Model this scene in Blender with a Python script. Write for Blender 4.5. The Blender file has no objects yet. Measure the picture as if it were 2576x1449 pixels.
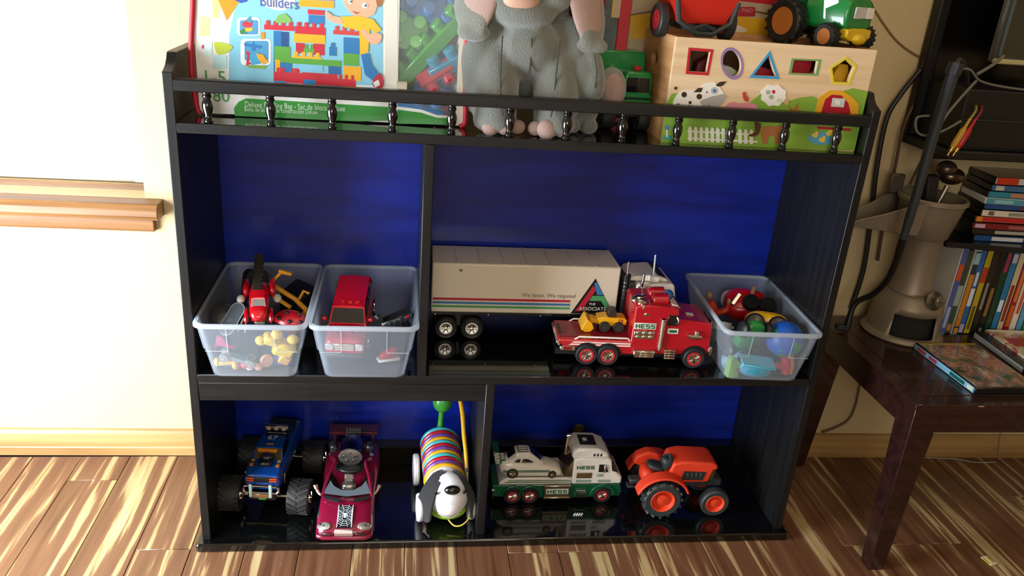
import bpy, math, random
from mathutils import Vector, Matrix, Euler
from mathutils.geometry import tessellate_polygon
R = math.radians
sc = bpy.context.scene
C = sc.collection
random.seed(7)

# ------------------------------------------------------------------ camera
cam = bpy.data.cameras.new('camera')
cam.sensor_width = 36.0
cam.lens = 2043.68 / 2576 * 36.0
cam.clip_start = 0.02
cam_o = bpy.data.objects.new('camera', cam)
C.objects.link(cam_o)
_r = Vector((0.99063724, -0.11620162, 0.07165921))
_u = Vector((-0.02214871, 0.3811451, 0.92424988))
_f = Vector((0.13471189, 0.91718351, -0.37500282))
cam_o.matrix_world = Matrix(((_r.x, _u.x, -_f.x, 0.35060805), (_r.y, _u.y, -_f.y, -1.2544245),
                             (_r.z, _u.z, -_f.z, 1.04317174), (0, 0, 0, 1)))
sc.camera = cam_o

# ------------------------------------------------------------------ world, lights, exposure
w = bpy.data.worlds.new('world'); sc.world = w; w.use_nodes = True
w.node_tree.nodes['Background'].inputs[0].default_value = (0.80, 0.90, 1.0, 1)
w.node_tree.nodes['Background'].inputs[1].default_value = 0.5


def area(name, loc, aim, sx, sy, power, col):
    l = bpy.data.lights.new(name, 'AREA'); l.shape = 'RECTANGLE'; l.size = sx; l.size_y = sy
    l.energy = power; l.color = col
    o = bpy.data.objects.new(name, l); C.objects.link(o); o.location = loc
    o.rotation_euler = (Vector(aim) - Vector(loc)).to_track_quat('-Z', 'Y').to_euler()
    return o


# daylight: glazed door in the left wall, and the window in the back wall (light outside, shining through the blind)
area('door_daylight', (-0.765, -0.40, 0.50), (0.10, 0.20, 0.25), 0.7, 0.9, 72, (0.86, 0.93, 1.0))
area('window_daylight', (-0.40, 0.62, 1.15), (-0.40, -0.5, 1.0), 0.7, 1.1, 34, (0.92, 0.96, 1.0))
# window in the wall behind the camera
area('rear_window_daylight', (0.30, -3.12, 1.30), (0.55, 0.0, 0.60), 1.5, 1.1, 35, (1.0, 0.93, 0.82))
# the room's two ceiling bulbs, warm
for i, (x, y) in enumerate(((0.75, -1.55), (1.10, -1.25))):
    l = bpy.data.lights.new('ceiling_bulb', 'POINT'); l.energy = 7; l.color = (1.0, 0.74, 0.46); l.shadow_soft_size = 0.05
    o = bpy.data.objects.new('ceiling_bulb', l); C.objects.link(o); o.location = (x, y, 2.2)

vs = sc.view_settings
vs.view_transform = 'Standard'; vs.look = 'None'; vs.gamma = 1.0; vs.use_curve_mapping = False
vs.exposure = -0.40

# ------------------------------------------------------------------ materials


def lin(h):
    if isinstance(h, str):
        h = h.lstrip('#'); c = [int(h[i:i + 2], 16) / 255 for i in (0, 2, 4)]
    else:
        c = [x / 255 for x in h]
    return tuple(x / 12.92 if x <= 0.04045 else ((x + 0.055) / 1.055) ** 2.4 for x in c) + (1.0,)


MATS = {}


def nod(m):
    return m.node_tree.nodes, m.node_tree.links


def mat(col, rough=0.4, metal=0.0, coat=0.0, var=0.0, bump=0.0, bscale=300.0, sheen=0.0, spec=0.5, alpha=1.0, trans=0.0):
    key = (str(col), rough, metal, coat, var, bump, bscale, sheen, spec, alpha, trans)
    if key in MATS:
        return MATS[key]
    m = bpy.data.materials.new('plain_%02d' % len(MATS)); m.use_nodes = True
    N, L = nod(m); b = N['Principled BSDF']
    b.inputs['Base Color'].default_value = lin(col)
    b.inputs['Roughness'].default_value = rough; b.inputs['Metallic'].default_value = metal
    b.inputs['Coat Weight'].default_value = coat; b.inputs['Sheen Weight'].default_value = sheen
    b.inputs['Specular IOR Level'].default_value = spec
    b.inputs['Alpha'].default_value = alpha; b.inputs['Transmission Weight'].default_value = trans
    if var or bump:
        tc = N.new('ShaderNodeTexCoord'); n = N.new('ShaderNodeTexNoise'); n.inputs['Scale'].default_value = bscale
        n.inputs['Detail'].default_value = 4
        L.new(tc.outputs['Object'], n.inputs['Vector'])
        if var:
            mx = N.new('ShaderNodeMix'); mx.data_type = 'RGBA'
            c = lin(col); mx.inputs['A'].default_value = tuple(x * (1 - var) for x in c[:3]) + (1,)
            mx.inputs['B'].default_value = tuple(min(1, x * (1 + var)) for x in c[:3]) + (1,)
            L.new(n.outputs['Fac'], mx.inputs['Factor']); L.new(mx.outputs['Result'], b.inputs['Base Color'])
        if bump:
            bp = N.new('ShaderNodeBump'); bp.inputs['Strength'].default_value = bump; bp.inputs['Distance'].default_value = 0.002
            L.new(n.outputs['Fac'], bp.inputs['Height']); L.new(bp.outputs['Normal'], b.inputs['Normal'])
    MATS[key] = m
    return m


def stretched(name, cols, pos, scale, rough, bump=0.1, detail=5, dist=0.0, rnd=True, coat=0.0, spec=0.5):
    """wood-like material: noise drawn out along one axis through a colour ramp, shifted per object"""
    m = bpy.data.materials.new(name); m.use_nodes = True; N, L = nod(m); b = N['Principled BSDF']
    tc = N.new('ShaderNodeTexCoord'); mp = N.new('ShaderNodeMapping'); mp.inputs['Scale'].default_value = scale
    L.new(tc.outputs['Object'], mp.inputs['Vector'])
    if rnd:
        oi = N.new('ShaderNodeObjectInfo'); mu = N.new('ShaderNodeMath'); mu.operation = 'MULTIPLY'; mu.inputs[1].default_value = 87.0
        cb = N.new('ShaderNodeCombineXYZ'); L.new(oi.outputs['Random'], mu.inputs[0])
        for k in range(3):
            L.new(mu.outputs[0], cb.inputs[k])
        L.new(cb.outputs[0], mp.inputs['Location'])
    n = N.new('ShaderNodeTexNoise'); n.inputs['Scale'].default_value = 1.0; n.inputs['Detail'].default_value = detail
    n.inputs['Distortion'].default_value = dist
    L.new(mp.outputs[0], n.inputs['Vector'])
    cr = N.new('ShaderNodeValToRGB'); e = cr.color_ramp.elements
    while len(e) < len(cols):
        e.new(0.5)
    for k, (c, p) in enumerate(zip(cols, pos)):
        e[k].position = p; e[k].color = lin(c)
    L.new(n.outputs['Fac'], cr.inputs['Fac']); L.new(cr.outputs['Color'], b.inputs['Base Color'])
    b.inputs['Roughness'].default_value = rough; b.inputs['Coat Weight'].default_value = coat
    b.inputs['Specular IOR Level'].default_value = spec
    bp = N.new('ShaderNodeBump'); bp.inputs['Strength'].default_value = bump; bp.inputs['Distance'].default_value = 0.001
    L.new(n.outputs['Fac'], bp.inputs['Height']); L.new(bp.outputs['Normal'], b.inputs['Normal'])
    return m


def clearplastic(name, col, see, rough=0.25, bump=0.0):
    m = bpy.data.materials.new(name); m.use_nodes = True; N, L = nod(m); b = N['Principled BSDF']
    b.inputs['Base Color'].default_value = lin(col); b.inputs['Roughness'].default_value = rough
    t = N.new('ShaderNodeBsdfTransparent'); x = N.new('ShaderNodeMixShader'); x.inputs[0].default_value = see
    tl = N.new('ShaderNodeBsdfTranslucent'); tl.inputs[0].default_value = lin(col)
    y = N.new('ShaderNodeMixShader'); y.inputs[0].default_value = 0.4
    L.new(b.outputs[0], y.inputs[1]); L.new(tl.outputs[0], y.inputs[2])
    L.new(y.outputs[0], x.inputs[1]); L.new(t.outputs[0], x.inputs[2])
    L.new(x.outputs[0], N['Material Output'].inputs[0])
    return m


CHROME = mat('#d8d4cc', 0.16, 1.0)
DCHROME = mat('#8a8a8c', 0.2, 1.0)
BLACKP = mat('#141516', 0.35)
RUBBER = mat('#1d1f21', 0.6)
GLASSD = mat('#15171a', 0.06, coat=0.5)
WHITE = mat('#e8e4dc', 0.3, coat=0.3)

# ------------------------------------------------------------------ mesh builder


def rotm(rot):
    return Euler(rot).to_matrix() if rot else Matrix.Identity(3)


class B:
    """collects shapes and links them as ONE mesh object"""

    def __init__(s):
        s.v = []; s.f = []; s.m = []; s.mats = []

    def add(s, vs, fs, mt):
        if mt not in s.mats:
            s.mats.append(mt)
        k = len(s.v); i = s.mats.index(mt)
        s.v += [tuple(p) for p in vs]
        s.f += [tuple(k + a for a in f) for f in fs]; s.m += [i] * len(fs)
        return s

    def box(s, c, d, mt, rot=None, ch=0.0, taper=(1, 1)):
        """box centred at c with size d; ch = chamfer; taper = top scale x, y"""
        hx, hy, hz = (a / 2 for a in d); M = rotm(rot); c = Vector(c)
        vs = []; fs = []
        if ch <= 0:
            for z in (-1, 1):
                tx, ty = taper if z > 0 else (1, 1)
                for x, y in ((-1, -1), (1, -1), (1, 1), (-1, 1)):
                    vs.append((x * hx * tx, y * hy * ty, z * hz))
            fs = [(3, 2, 1, 0), (4, 5, 6, 7), (0, 1, 5, 4), (1, 2, 6, 5), (2, 3, 7, 6), (3, 0, 4, 7)]
        else:
            ch = min(ch, hx * .95, hy * .95, hz * .95)
            ix = {}
            for x in (-1, 1):
                for y in (-1, 1):
                    for z in (-1, 1):
                        tx, ty = taper if z > 0 else (1, 1)
                        for a in range(3):
                            q = [x * (hx * tx - ch), y * (hy * ty - ch), z * (hz - ch)]
                            q[a] += (x, y, z)[a] * ch
                            ix[(x, y, z, a)] = len(vs); vs.append(q)

            def F(*k):
                pts = [Vector(vs[ix[q]]) for q in k]; n = (pts[1] - pts[0]).cross(pts[2] - pts[0])
                ce = sum(pts, Vector()) / len(pts)
                fs.append(tuple(ix[q] for q in (k if n.dot(ce) > 0 else k[::-1])))
            for a in range(3):
                for g in (-1, 1):
                    o = [b for b in range(3) if b != a]; kk = []
                    for p, q in ((-1, -1), (1, -1), (1, 1), (-1, 1)):
                        t = [0, 0, 0]; t[a] = g; t[o[0]] = p; t[o[1]] = q; kk.append((*t, a))
                    F(*kk)
                o = [b for b in range(3) if b != a]
                for p in (-1, 1):
                    for q in (-1, 1):
                        k0 = [0, 0, 0]; k1 = [0, 0, 0]; k0[a] = -1; k1[a] = 1
                        for t in (k0, k1):
                            t[o[0]] = p; t[o[1]] = q
                        F((*k0, o[0]), (*k1, o[0]), (*k1, o[1]), (*k0, o[1]))
            for x in (-1, 1):
                for y in (-1, 1):
                    for z in (-1, 1):
                        F((x, y, z, 0), (x, y, z, 1), (x, y, z, 2))
        return s.add([M @ Vector(p) + c for p in vs], fs, mt)

    def rings(s, rs, mt, cap=True, closed=False):
        n = len(rs[0]); vs = [p for r in rs for p in r]; fs = []
        k = len(rs)
        for i in range(k if closed else k - 1):
            a = i * n; b = ((i + 1) % k) * n
            for j in range(n):
                fs.append((a + j, a + (j + 1) % n, b + (j + 1) % n, b + j))
        if cap and not closed:
            fs.append(tuple(range(n))[::-1]); fs.append(tuple((k - 1) * n + j for j in range(n)))
        return s.add(vs, fs, mt)

    def cyl(s, p0, p1, r0, mt, r1=None, n=20, cap=True):
        p0 = Vector(p0); p1 = Vector(p1); r1 = r0 if r1 is None else r1
        q = (p1 - p0).to_track_quat('Z', 'Y').to_matrix()
        cs = [(math.cos(2 * math.pi * j / n), math.sin(2 * math.pi * j / n)) for j in range(n)]
        return s.rings([[p + q @ Vector((r * c, r * e, 0)) for c, e in cs] for p, r in ((p0, r0), (p1, r1))], mt, cap)

    def lathe(s, prof, o, mt, axis=(0, 0, 1), n=24, cap=True):
        q = Vector(axis).to_track_quat('Z', 'Y').to_matrix(); o = Vector(o)
        cs = [(math.cos(2 * math.pi * j / n), math.sin(2 * math.pi * j / n)) for j in range(n)]
        return s.rings([[o + q @ Vector((r * c, r * e, h)) for c, e in cs] for r, h in prof], mt, cap)

    def tube(s, pts, r, mt, n=8, closed=False, smooth=0):
        pts = [Vector(p) for p in pts]
        if smooth:
            pts = spline(pts, smooth, closed)
        rr = r if isinstance(r, (list, tuple)) else [r] * len(pts)
        if len(rr) != len(pts):
            rr = [rr[min(len(rr) - 1, int(i * (len(rr) - 1) / (len(pts) - 1) + .5))] for i in range(len(pts))]
        out = []; k = len(pts); up = None
        for i, p in enumerate(pts):
            if closed:
                t = pts[(i + 1) % k] - pts[i - 1]
            else:
                t = pts[min(i + 1, k - 1)] - pts[max(i - 1, 0)]
            t.normalize()
            if up is None:
                up = Vector((0, 0, 1)) if abs(t.z) < .9 else Vector((1, 0, 0))
            x = t.cross(up); x.normalize(); up = x.cross(t)
            out.append([p + (x * math.cos(2 * math.pi * j / n) + up * math.sin(2 * math.pi * j / n)) * rr[i] for j in range(n)])
        return s.rings(out, mt, True, closed)

    def ell(s, c, r, mt, rot=None, nu=20, nv=12, sq=1.0):
        """ellipsoid; sq < 1 squares it off"""
        if not isinstance(r, (list, tuple)):
            r = (r, r, r)
        M = rotm(rot); c = Vector(c); rs = []

        def pw(a):
            return math.copysign(abs(a) ** sq, a)
        for i in range(1, nv):
            t = math.pi * i / nv - math.pi / 2
            rs.append([c + M @ Vector((r[0] * pw(math.cos(t)) * pw(math.cos(a)), r[1] * pw(math.cos(t)) * pw(math.sin(a)), r[2] * pw(math.sin(t))))
                       for a in (2 * math.pi * j / nu for j in range(nu))])
        k = len(s.v); s.rings(rs, mt, False)
        b = c + M @ Vector((0, 0, -r[2])); t = c + M @ Vector((0, 0, r[2])); m = len(rs)
        s.add([b, t], [], mt); i = s.mats.index(mt); e = len(s.v)
        for j in range(nu):
            s.f.append((e - 2, k + (j + 1) % nu, k + j)); s.m.append(i)
            q = k + (m - 1) * nu
            s.f.append((e - 1, q + j, q + (j + 1) % nu)); s.m.append(i)
        return s

    def prism(s, pts, a0, a1, mt, plane='xz', holes=(), T=None, side=None):
        """polygon (with holes) in a plane, thick from a0 to a1 along the third axis"""
        def mp(u, v, a):
            p = {'xz': (u, a, v), 'yz': (a, u, v), 'xy': (u, v, a)}[plane]
            return T @ Vector(p) if T else Vector(p)
        loops = [list(pts)] + [list(h) for h in holes]
        flat = [p for l in loops for p in l]
        tri = tessellate_polygon([[Vector((u, v, 0)) for u, v in l] for l in loops])
        n = len(flat); vs = [mp(u, v, a0) for u, v in flat] + [mp(u, v, a1) for u, v in flat]
        fs = []
        if holes:
            for t in tri:
                fs.append(tuple(t)); fs.append(tuple(n + a for a in t[::-1]))
        else:
            fs += [tuple(range(n)), tuple(n + a for a in range(n))[::-1]]
        s.add(vs, fs, mt)
        k = len(s.v) - 2 * n; mt2 = side or mt; sf = []; o = 0
        for l in loops:
            m = len(l)
            for j in range(m):
                a = o + j; b = o + (j + 1) % m
                sf.append((a, b, n + b, n + a))
            o += m
        if mt2 not in s.mats:
            s.mats.append(mt2)
        i = s.mats.index(mt2); s.f += [tuple(k + a for a in f) for f in sf]; s.m += [i] * len(sf)
        return s

    def text(s, body, size, mt, T, depth=0.0004, al='CENTER', xs=1.0):
        vs, fs = text_mesh(body, al)
        return s.add([T @ Vector((x * size * xs, y * size, z * depth)) for x, y, z in vs], fs, mt)

    def build(s, name, parent=None, bevel=0.0, seg=2, sub=0, smooth=38, loc=None, rot=None, stuff=False):
        me = bpy.data.meshes.new(name); me.from_pydata(s.v, [], s.f)
        for m in s.mats:
            me.materials.append(m)
        me.polygons.foreach_set('material_index', s.m)
        import bmesh
        bm = bmesh.new(); bm.from_mesh(me); bmesh.ops.recalc_face_normals(bm, faces=bm.faces[:]); bm.to_mesh(me); bm.free()
        me.polygons.foreach_set('use_smooth', [True] * len(me.polygons))
        me.set_sharp_from_angle(angle=R(180 if sub else smooth))
        me.update()
        o = bpy.data.objects.new(name, me); C.objects.link(o)
        if parent is not None:
            o.parent = parent
        if loc is not None:
            o.location = loc
        if rot is not None:
            o.rotation_euler = rot
        if stuff:
            o['kind'] = 'stuff'
        if bevel:
            b = o.modifiers.new('bevel', 'BEVEL'); b.width = bevel; b.segments = seg; b.limit_method = 'ANGLE'; b.angle_limit = R(40)
        if sub:
            b = o.modifiers.new('subdivision', 'SUBSURF'); b.levels = sub; b.render_levels = sub
        return o


def spline(pts, k, closed=False):
    out = []; n = len(pts)
    for i in range(n if closed else n - 1):
        g = (lambda j: pts[j % n]) if closed else (lambda j: pts[max(0, min(n - 1, j))])
        a, b, c, d = g(i - 1), g(i), g(i + 1), g(i + 2)
        for j in range(k):
            t = j / k
            out.append(.5 * ((2 * b) + (c - a) * t + (2 * a - 5 * b + 4 * c - d) * t * t + (3 * b - a - 3 * c + d) * t ** 3))
    if not closed:
        out.append(pts[-1])
    return out


TXT = {}


def text_mesh(body, al):
    if (body, al) not in TXT:
        cu = bpy.data.curves.new('lettering', 'FONT'); cu.body = body; cu.size = 1; cu.extrude = 0.5
        cu.align_x = al; cu.align_y = 'CENTER'; cu.resolution_u = 3
        o = bpy.data.objects.new('lettering', cu); C.objects.link(o)
        dg = bpy.context.evaluated_depsgraph_get()
        me = bpy.data.meshes.new_from_object(o.evaluated_get(dg))
        TXT[(body, al)] = ([tuple(v.co) for v in me.vertices], [tuple(p.vertices) for p in me.polygons])
        bpy.data.objects.remove(o); bpy.data.curves.remove(cu); bpy.data.meshes.remove(me)
    return TXT[(body, al)]


def frame(o, u, v):
    """matrix taking (a, b, c) to o + a*u + b*v + c*(u x v), u and v unit vectors"""
    u = Vector(u).normalized(); v = Vector(v).normalized(); n = u.cross(v); o = Vector(o)
    return Matrix(((u.x, v.x, n.x, o.x), (u.y, v.y, n.y, o.y), (u.z, v.z, n.z, o.z), (0, 0, 0, 1)))


def thing(name, label, cat, loc=(0, 0, 0), rz=0.0, group=None, rot=None):
    o = bpy.data.objects.new(name, None); C.objects.link(o); o.empty_display_size = 0.02
    o.location = loc; o.rotation_euler = rot if rot else (0, 0, rz)
    return tag(o, label, cat, group)


def tag(o, label, cat, group=None):
    o['label'] = label; o['category'] = cat
    if group:
        o['group'] = group
    return o


def struct(o):
    o['kind'] = 'structure'
    return o


def dup(o, parent=None):
    c = o.copy(); C.objects.link(c)
    if parent is not None:
        c.parent = parent
    return c


def rrect(cx, cy, w, h, r, n=4):
    out = []
    for sx, sy, a0 in ((1, 1, 0), (-1, 1, 90), (-1, -1, 180), (1, -1, 270)):
        for k in range(n + 1):
            a = R(a0 + 90 * k / n)
            out.append((cx + sx * (w / 2 - r) + r * math.cos(a), cy + sy * (h / 2 - r) + r * math.sin(a)))
    return out


def circ(cx, cy, rx, ry=None, n=24, a0=0, a1=360):
    ry = rx if ry is None else ry
    k = n if a1 - a0 >= 360 else n + 1
    return [(cx + rx * math.cos(R(a0 + (a1 - a0) * j / n)), cy + ry * math.sin(R(a0 + (a1 - a0) * j / n))) for j in range(k)]


def wheel(b_tire, b_rim, c, r, wd, tire, rim, rimr=0.58, spokes=10, ring=None, axis=1, lugs=0, tw=0.35):
    """tyre into b_tire and hub into b_rim; axle along y (axis 1) or x (axis 0), face towards -axis"""
    c = Vector(c); ax = Vector((0, 1, 0)) if axis == 1 else Vector((1, 0, 0))
    h = wd / 2; p = [(r * rimr, -h * .92), (r * .9, -h), (r, -h * .7), (r, h * .7), (r * .9, h), (r * rimr, h * .92)]
    b_tire.lathe(p, c, tire, ax, 32, False)
    if lugs:
        for k in range(lugs):
            a = 2 * math.pi * k / lugs
            for sd in (-1, 1):
                aa = a + (math.pi / lugs if sd > 0 else 0)
                d = Vector((math.cos(aa), 0, math.sin(aa))) if axis == 1 else Vector((0, math.cos(aa), math.sin(aa)))
                q = c + d * (r * 1.0) + ax * (sd * h * .5)
                rot = (0, -aa, 0) if axis == 1 else (aa, 0, 0)
                sz = (r * .10, h * .98, r * .13) if axis == 1 else (h * .98, r * .10, r * .13)
                if axis == 1:
                    b_tire.box(q, sz, tire, (Matrix.Rotation(-aa, 3, 'Y') @ Matrix.Rotation(sd * tw, 3, 'X')).to_euler())
                else:
                    b_tire.box(q, sz, tire, (Matrix.Rotation(aa, 3, 'X') @ Matrix.Rotation(sd * tw, 3, 'Y')).to_euler())
    if b_rim is not None:
        b_rim.cyl(c - ax * h * .9, c + ax * h * .9, r * rimr * .99, rim, n=20)
        for sd in (-1, 1):
            o = c + ax * (sd * h * .93)
            if ring:
                b_rim.lathe([(r * rimr * 1.04, 0), (r * rimr * 1.04, sd * h * .12), (r * rimr * .82, sd * h * .12), (r * rimr * .80, 0)], o, ring, ax, 28)
            b_rim.lathe([(r * rimr * .84, -sd * h * .12), (r * rimr * .80, sd * h * .02), (r * rimr * .30, -sd * h * .02), (r * rimr * .26, sd * h * .16), (0.0001, sd * h * .2)], o, rim, ax, 24)
            for k in range(spokes):
                a = 2 * math.pi * k / spokes
                d = Vector((math.cos(a), 0, math.sin(a))) if axis == 1 else Vector((0, math.cos(a), math.sin(a)))
                b_rim.cyl(o + d * r * rimr * .2 + ax * sd * h * .1, o + d * r * rimr * .78 + ax * sd * h * .06, r * .05, rim, n=6)


HESS = {'H': [(0, 0, .25, 1), (.75, 0, 1, 1), (.25, .4, .75, .62)],
        'E': [(0, 0, .25, 1), (.25, 0, 1, .22), (.25, .39, .9, .61), (.25, .78, 1, 1)],
        'S': [(0, 0, 1, .22), (.75, .22, 1, .4), (0, .4, 1, .62), (0, .62, .25, .8), (0, .78, 1, 1)]}


def blocktext(b, word, T, h, mt, wd=None, depth=0.0004, gap=0.22):
    """square block capitals, centred on T"""
    wd = wd or h; tot = len(word) * wd + (len(word) - 1) * wd * gap; x = -tot / 2
    for ch in word:
        for x0, y0, x1, y1 in HESS[ch]:
            b.prism([(x + x0 * wd, (y0 - .5) * h), (x + x1 * wd, (y0 - .5) * h), (x + x1 * wd, (y1 - .5) * h), (x + x0 * wd, (y1 - .5) * h)], 0, depth, mt, 'xy', T=T)
        x += wd * (1 + gap)
    return b
# ------------------------------------------------------------------ the room
def wall_y(x):
    return 0.3088 - 0.015 * x


WALLM = mat('#c4b086', 0.78, var=0.03, bump=0.55, bscale=120)
OAK = stretched('oak_trim', ['#6b4423', '#835a32', '#946a3e'], [.3, .5, .7], (3, 60, 60), 0.45, 0.12)
FLOORM = stretched('strand_bamboo', ['#50321f', '#6a4630', '#755038', '#836045', '#ad9366', '#c4b084'], [.25, .42, .545, .572, .605, .72], (58, 2.6, 10), 0.36, 0.05, 8, 0.4, coat=0.12)
wa = -math.atan(0.015)
ang = (0, 0, wa)
# back wall with the window opening (local x along the wall, y into it)
WO = (-0.0, 0.3088, 0.0)
b = B()
x0, x1, zt = -0.8, 3.2, 2.4
win = [(-0.68, 0.572), (-0.137, 0.572), (-0.137, 1.75), (-0.68, 1.75)]
b.prism([(x0, 0), (x1, 0), (x1, zt), (x0, zt)], 0.0, 0.16, WALLM, 'xz', holes=[win])
wb = struct(b.build('wall_back', loc=WO, rot=ang))
# left wall with a glazed door opening
b = B(); b.prism([(-3.2, 0), (0.45, 0), (0.45, zt), (-3.2, zt)], -0.92, -0.8, WALLM, 'yz', holes=[[(-1.05, 0.03), (-0.05, 0.03), (-0.05, 1.75), (-1.05, 1.75)]])
struct(b.build('wall_left'))
b = B(); b.box((3.26, -1.4, 1.2), (0.12, 3.7, 2.4), WALLM); struct(b.build('wall_right'))
b = B(); b.box((1.2, -1.4, 2.45), (4.1, 3.7, 0.1), mat('#ece8dc', 0.8, bump=.3, bscale=90)); struct(b.build('ceiling'))
b = B(); b.prism([(-0.8, 0), (3.2, 0), (3.2, zt), (-0.8, zt)], -3.30, -3.18, WALLM, 'xz', holes=[[(-.50, .75), (1.10, .75), (1.10, 1.85), (-.50, 1.85)]]); struct(b.build('wall_front'))
# door frame and pane in the left wall
b = B()
dr = struct(thing('door_1', '', ''))
del dr['label'], dr['category']
for y in (-1.02, -0.08):
    B().box((-0.86, y, 0.89), (0.06, 0.06, 1.72), mat('#e9e6dd', .5), ch=.004).build('stile', dr)
for z in (0.06, 1.72):
    B().box((-0.86, -0.55, z), (0.055, 0.90, 0.06), mat('#e9e6dd', .5), ch=.004).build('door_rail', dr)
# floor: slab plus every plank
b = B(); b.box((1.2, -1.4, -0.02), (4.1, 3.72, 0.03), mat('#2b1a10', .8)); fl = struct(b.build('floor'))
pm = {}
PW = 0.0972
rng = random.Random(3)


def plank(x, y0, y1):
    L = round(y1 - y0, 3)
    if L not in pm:
        o = B().box((0, 0, 0), (PW - 0.0009, L - 0.0009, 0.006), FLOORM, ch=0.0008).build('plank', fl); pm[L] = o
    else:
        o = dup(pm[L], fl)
    o.location = (x + PW / 2, (y0 + y1) / 2, -0.0030)


col = 5; x = -1.285 + 5 * PW
while x < 3.19:
    y = 0.298; first = True
    jo = {9: 0.40, 10: 0.085, 11: 0.62, 12: 0.30, 13: 0.215}.get(col)
    while y > -3.2:
        L = round(rng.choice((.18, .33, .48, .61, .75)) if first else 0.92, 2)
        if first and jo:
            L = jo
        plank(x, max(y - L, -3.25), y); y -= L; first = False
    x += PW; col += 1
# baseboards
BBM = stretched('oak_baseboard', ['#8c693c', '#a37f4c', '#b18f5c'], [.3, .5, .7], (2.5, 50, 50), 0.4, 0.1)
b = B()
prof = [(0, 0), (-0.011, 0), (-0.011, 0.018), (-0.009, 0.0205), (-0.009, 0.050), (-0.006, 0.058), (-0.002, 0.0605), (0, 0.0605)]
b.prism([(y, z) for y, z in prof], -0.79, 3.19, BBM, 'yz')
struct(b.build('baseboard_back', loc=WO, rot=ang))
# window: sill, apron, jambs, panes, blind
wn = struct(thing('window_1', '', '', WO, rot=ang)); del wn['label'], wn['category']
b = B(); b.prism([(-0.036, 0.5385), (-0.043, 0.546), (-0.043, 0.560), (-0.034, 0.570), (0.09, 0.573), (0.09, 0.5385)], -0.74, -0.104, OAK, 'yz')
b.build('sill', wn, bevel=.002)
b = B(); b.prism([(0.0, 0.508), (-0.014, 0.509), (-0.017, 0.514), (-0.017, 0.5385), (0.0, 0.5385)], -0.72, -0.121, OAK, 'yz'); b.build('apron', wn, bevel=.001)
VIN = mat('#f2f2ee', .4)
for x, wd in ((-0.655, .05), (-0.162, .05)):
    B().box((x, 0.115, 1.16), (wd, 0.05, 1.17), VIN, ch=.004).build('sash_stile', wn)
for z in (0.60, 1.15, 1.72):
    B().box((-0.409, 0.115, z), (0.46, 0.046, 0.05), VIN, ch=.004).build('sash_rail', wn)
GL = clearplastic('window_glass', '#ffffff', .93, .02)
for x in (-0.409,):
    B().box((x, 0.118, 1.16), (0.45, 0.004, 1.1), GL).build('pane', wn)
BLM = clearplastic('blind_fabric', '#fbfbf8', .10, .8)
DKL = mat('#9aa4aa', .5)
bl = thing('roller_blind', 'white roller blind drawn down inside the window at left', 'blind', WO, rot=ang)
b = B(); n = 60
b.rings([[(-0.676, 0.052, z), (-0.141, 0.052, z), (-0.141, 0.0535, z), (-0.676, 0.0535, z)] for z in (0.61, 1.2, 1.71)], BLM); b.build('fabric', bl)
b = B(); b.box((-0.4085, 0.052, 0.602), (0.534, 0.012, 0.022), mat('#dfe3e6', .4), ch=.003); b.build('bottom_rail', bl)
for z in (.6165, .6225):
    B().box((-0.4085, 0.0512, z), (0.534, 0.0016, 0.0018), DKL).build('hem_line', bl)
b = B(); b.cyl((-0.678, 0.06, 1.725), (-0.139, 0.06, 1.725), 0.02, mat('#e8e8e4', .5)); b.build('roller', bl)
# ------------------------------------------------------------------ the black bookcase with the blue back
W, D, T_ = 1.12, 0.2616, 0.0146
BLKW = stretched('black_painted_wood', ['#0c0c0d', '#131313', '#1b1a19'], [.3, .5, .75], (6, 90, 90), 0.40, 0.16, 4, rnd=False, coat=0.08, spec=0.35)
BLKV = stretched('black_painted_upright', ['#0c0c0d', '#131313', '#1b1a19'], [.3, .5, .75], (90, 90, 6), 0.40, 0.16, 4, rnd=False, coat=0.08, spec=0.35)
BLKG = mat('#070808', 0.10, coat=0.6, bump=0.03, bscale=60)
BLUE = stretched('blue_gloss_paint', ['#051a78', '#07228e', '#092ba4'], [.3, .5, .75], (5, 5, 40), 0.34, 0.08, 4, rnd=False, coat=0.15)
bs = thing('bookcase', 'long black bookcase with blue back, spindle gallery rail and three bays of toys', 'bookcase')
for x in (0, W - T_):
    b = B(); b.prism([(0, .0178), (0, .8555), (.006, .858), (.018, .863), (.027, .870), (.034, .880), (.045, .881), (.2735, .881), (.2735, .0178)], x, x + T_, BLKV, 'yz')
    b.build('side_panel', bs, bevel=.0012)


def bar(name, x0, x1, y0, y1, z0, z1, m, ch=.001):
    o = B().box(((x0 + x1) / 2, (y0 + y1) / 2, (z0 + z1) / 2), (x1 - x0, y1 - y0, z1 - z0), m, ch=ch).build(name, bs)
    return o


def shelf(name, z0, z1):
    b = B(); b.box((W / 2, D / 2, (z0 + z1) / 2), (W - 2 * T_, D, z1 - z0), BLKG, ch=.001)
    o = b.build(name, bs)
    lip = B().box((W / 2, -0.0002, (z0 + z1) / 2), (W - 2 * T_ - .0004, 0.0016, z1 - z0 - .001), BLKW, ch=.0006).build('edge_band', o)
    return o


shelf('top_shelf', .7672, .7832)
shelf('middle_shelf', .3452, .3612)
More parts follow.
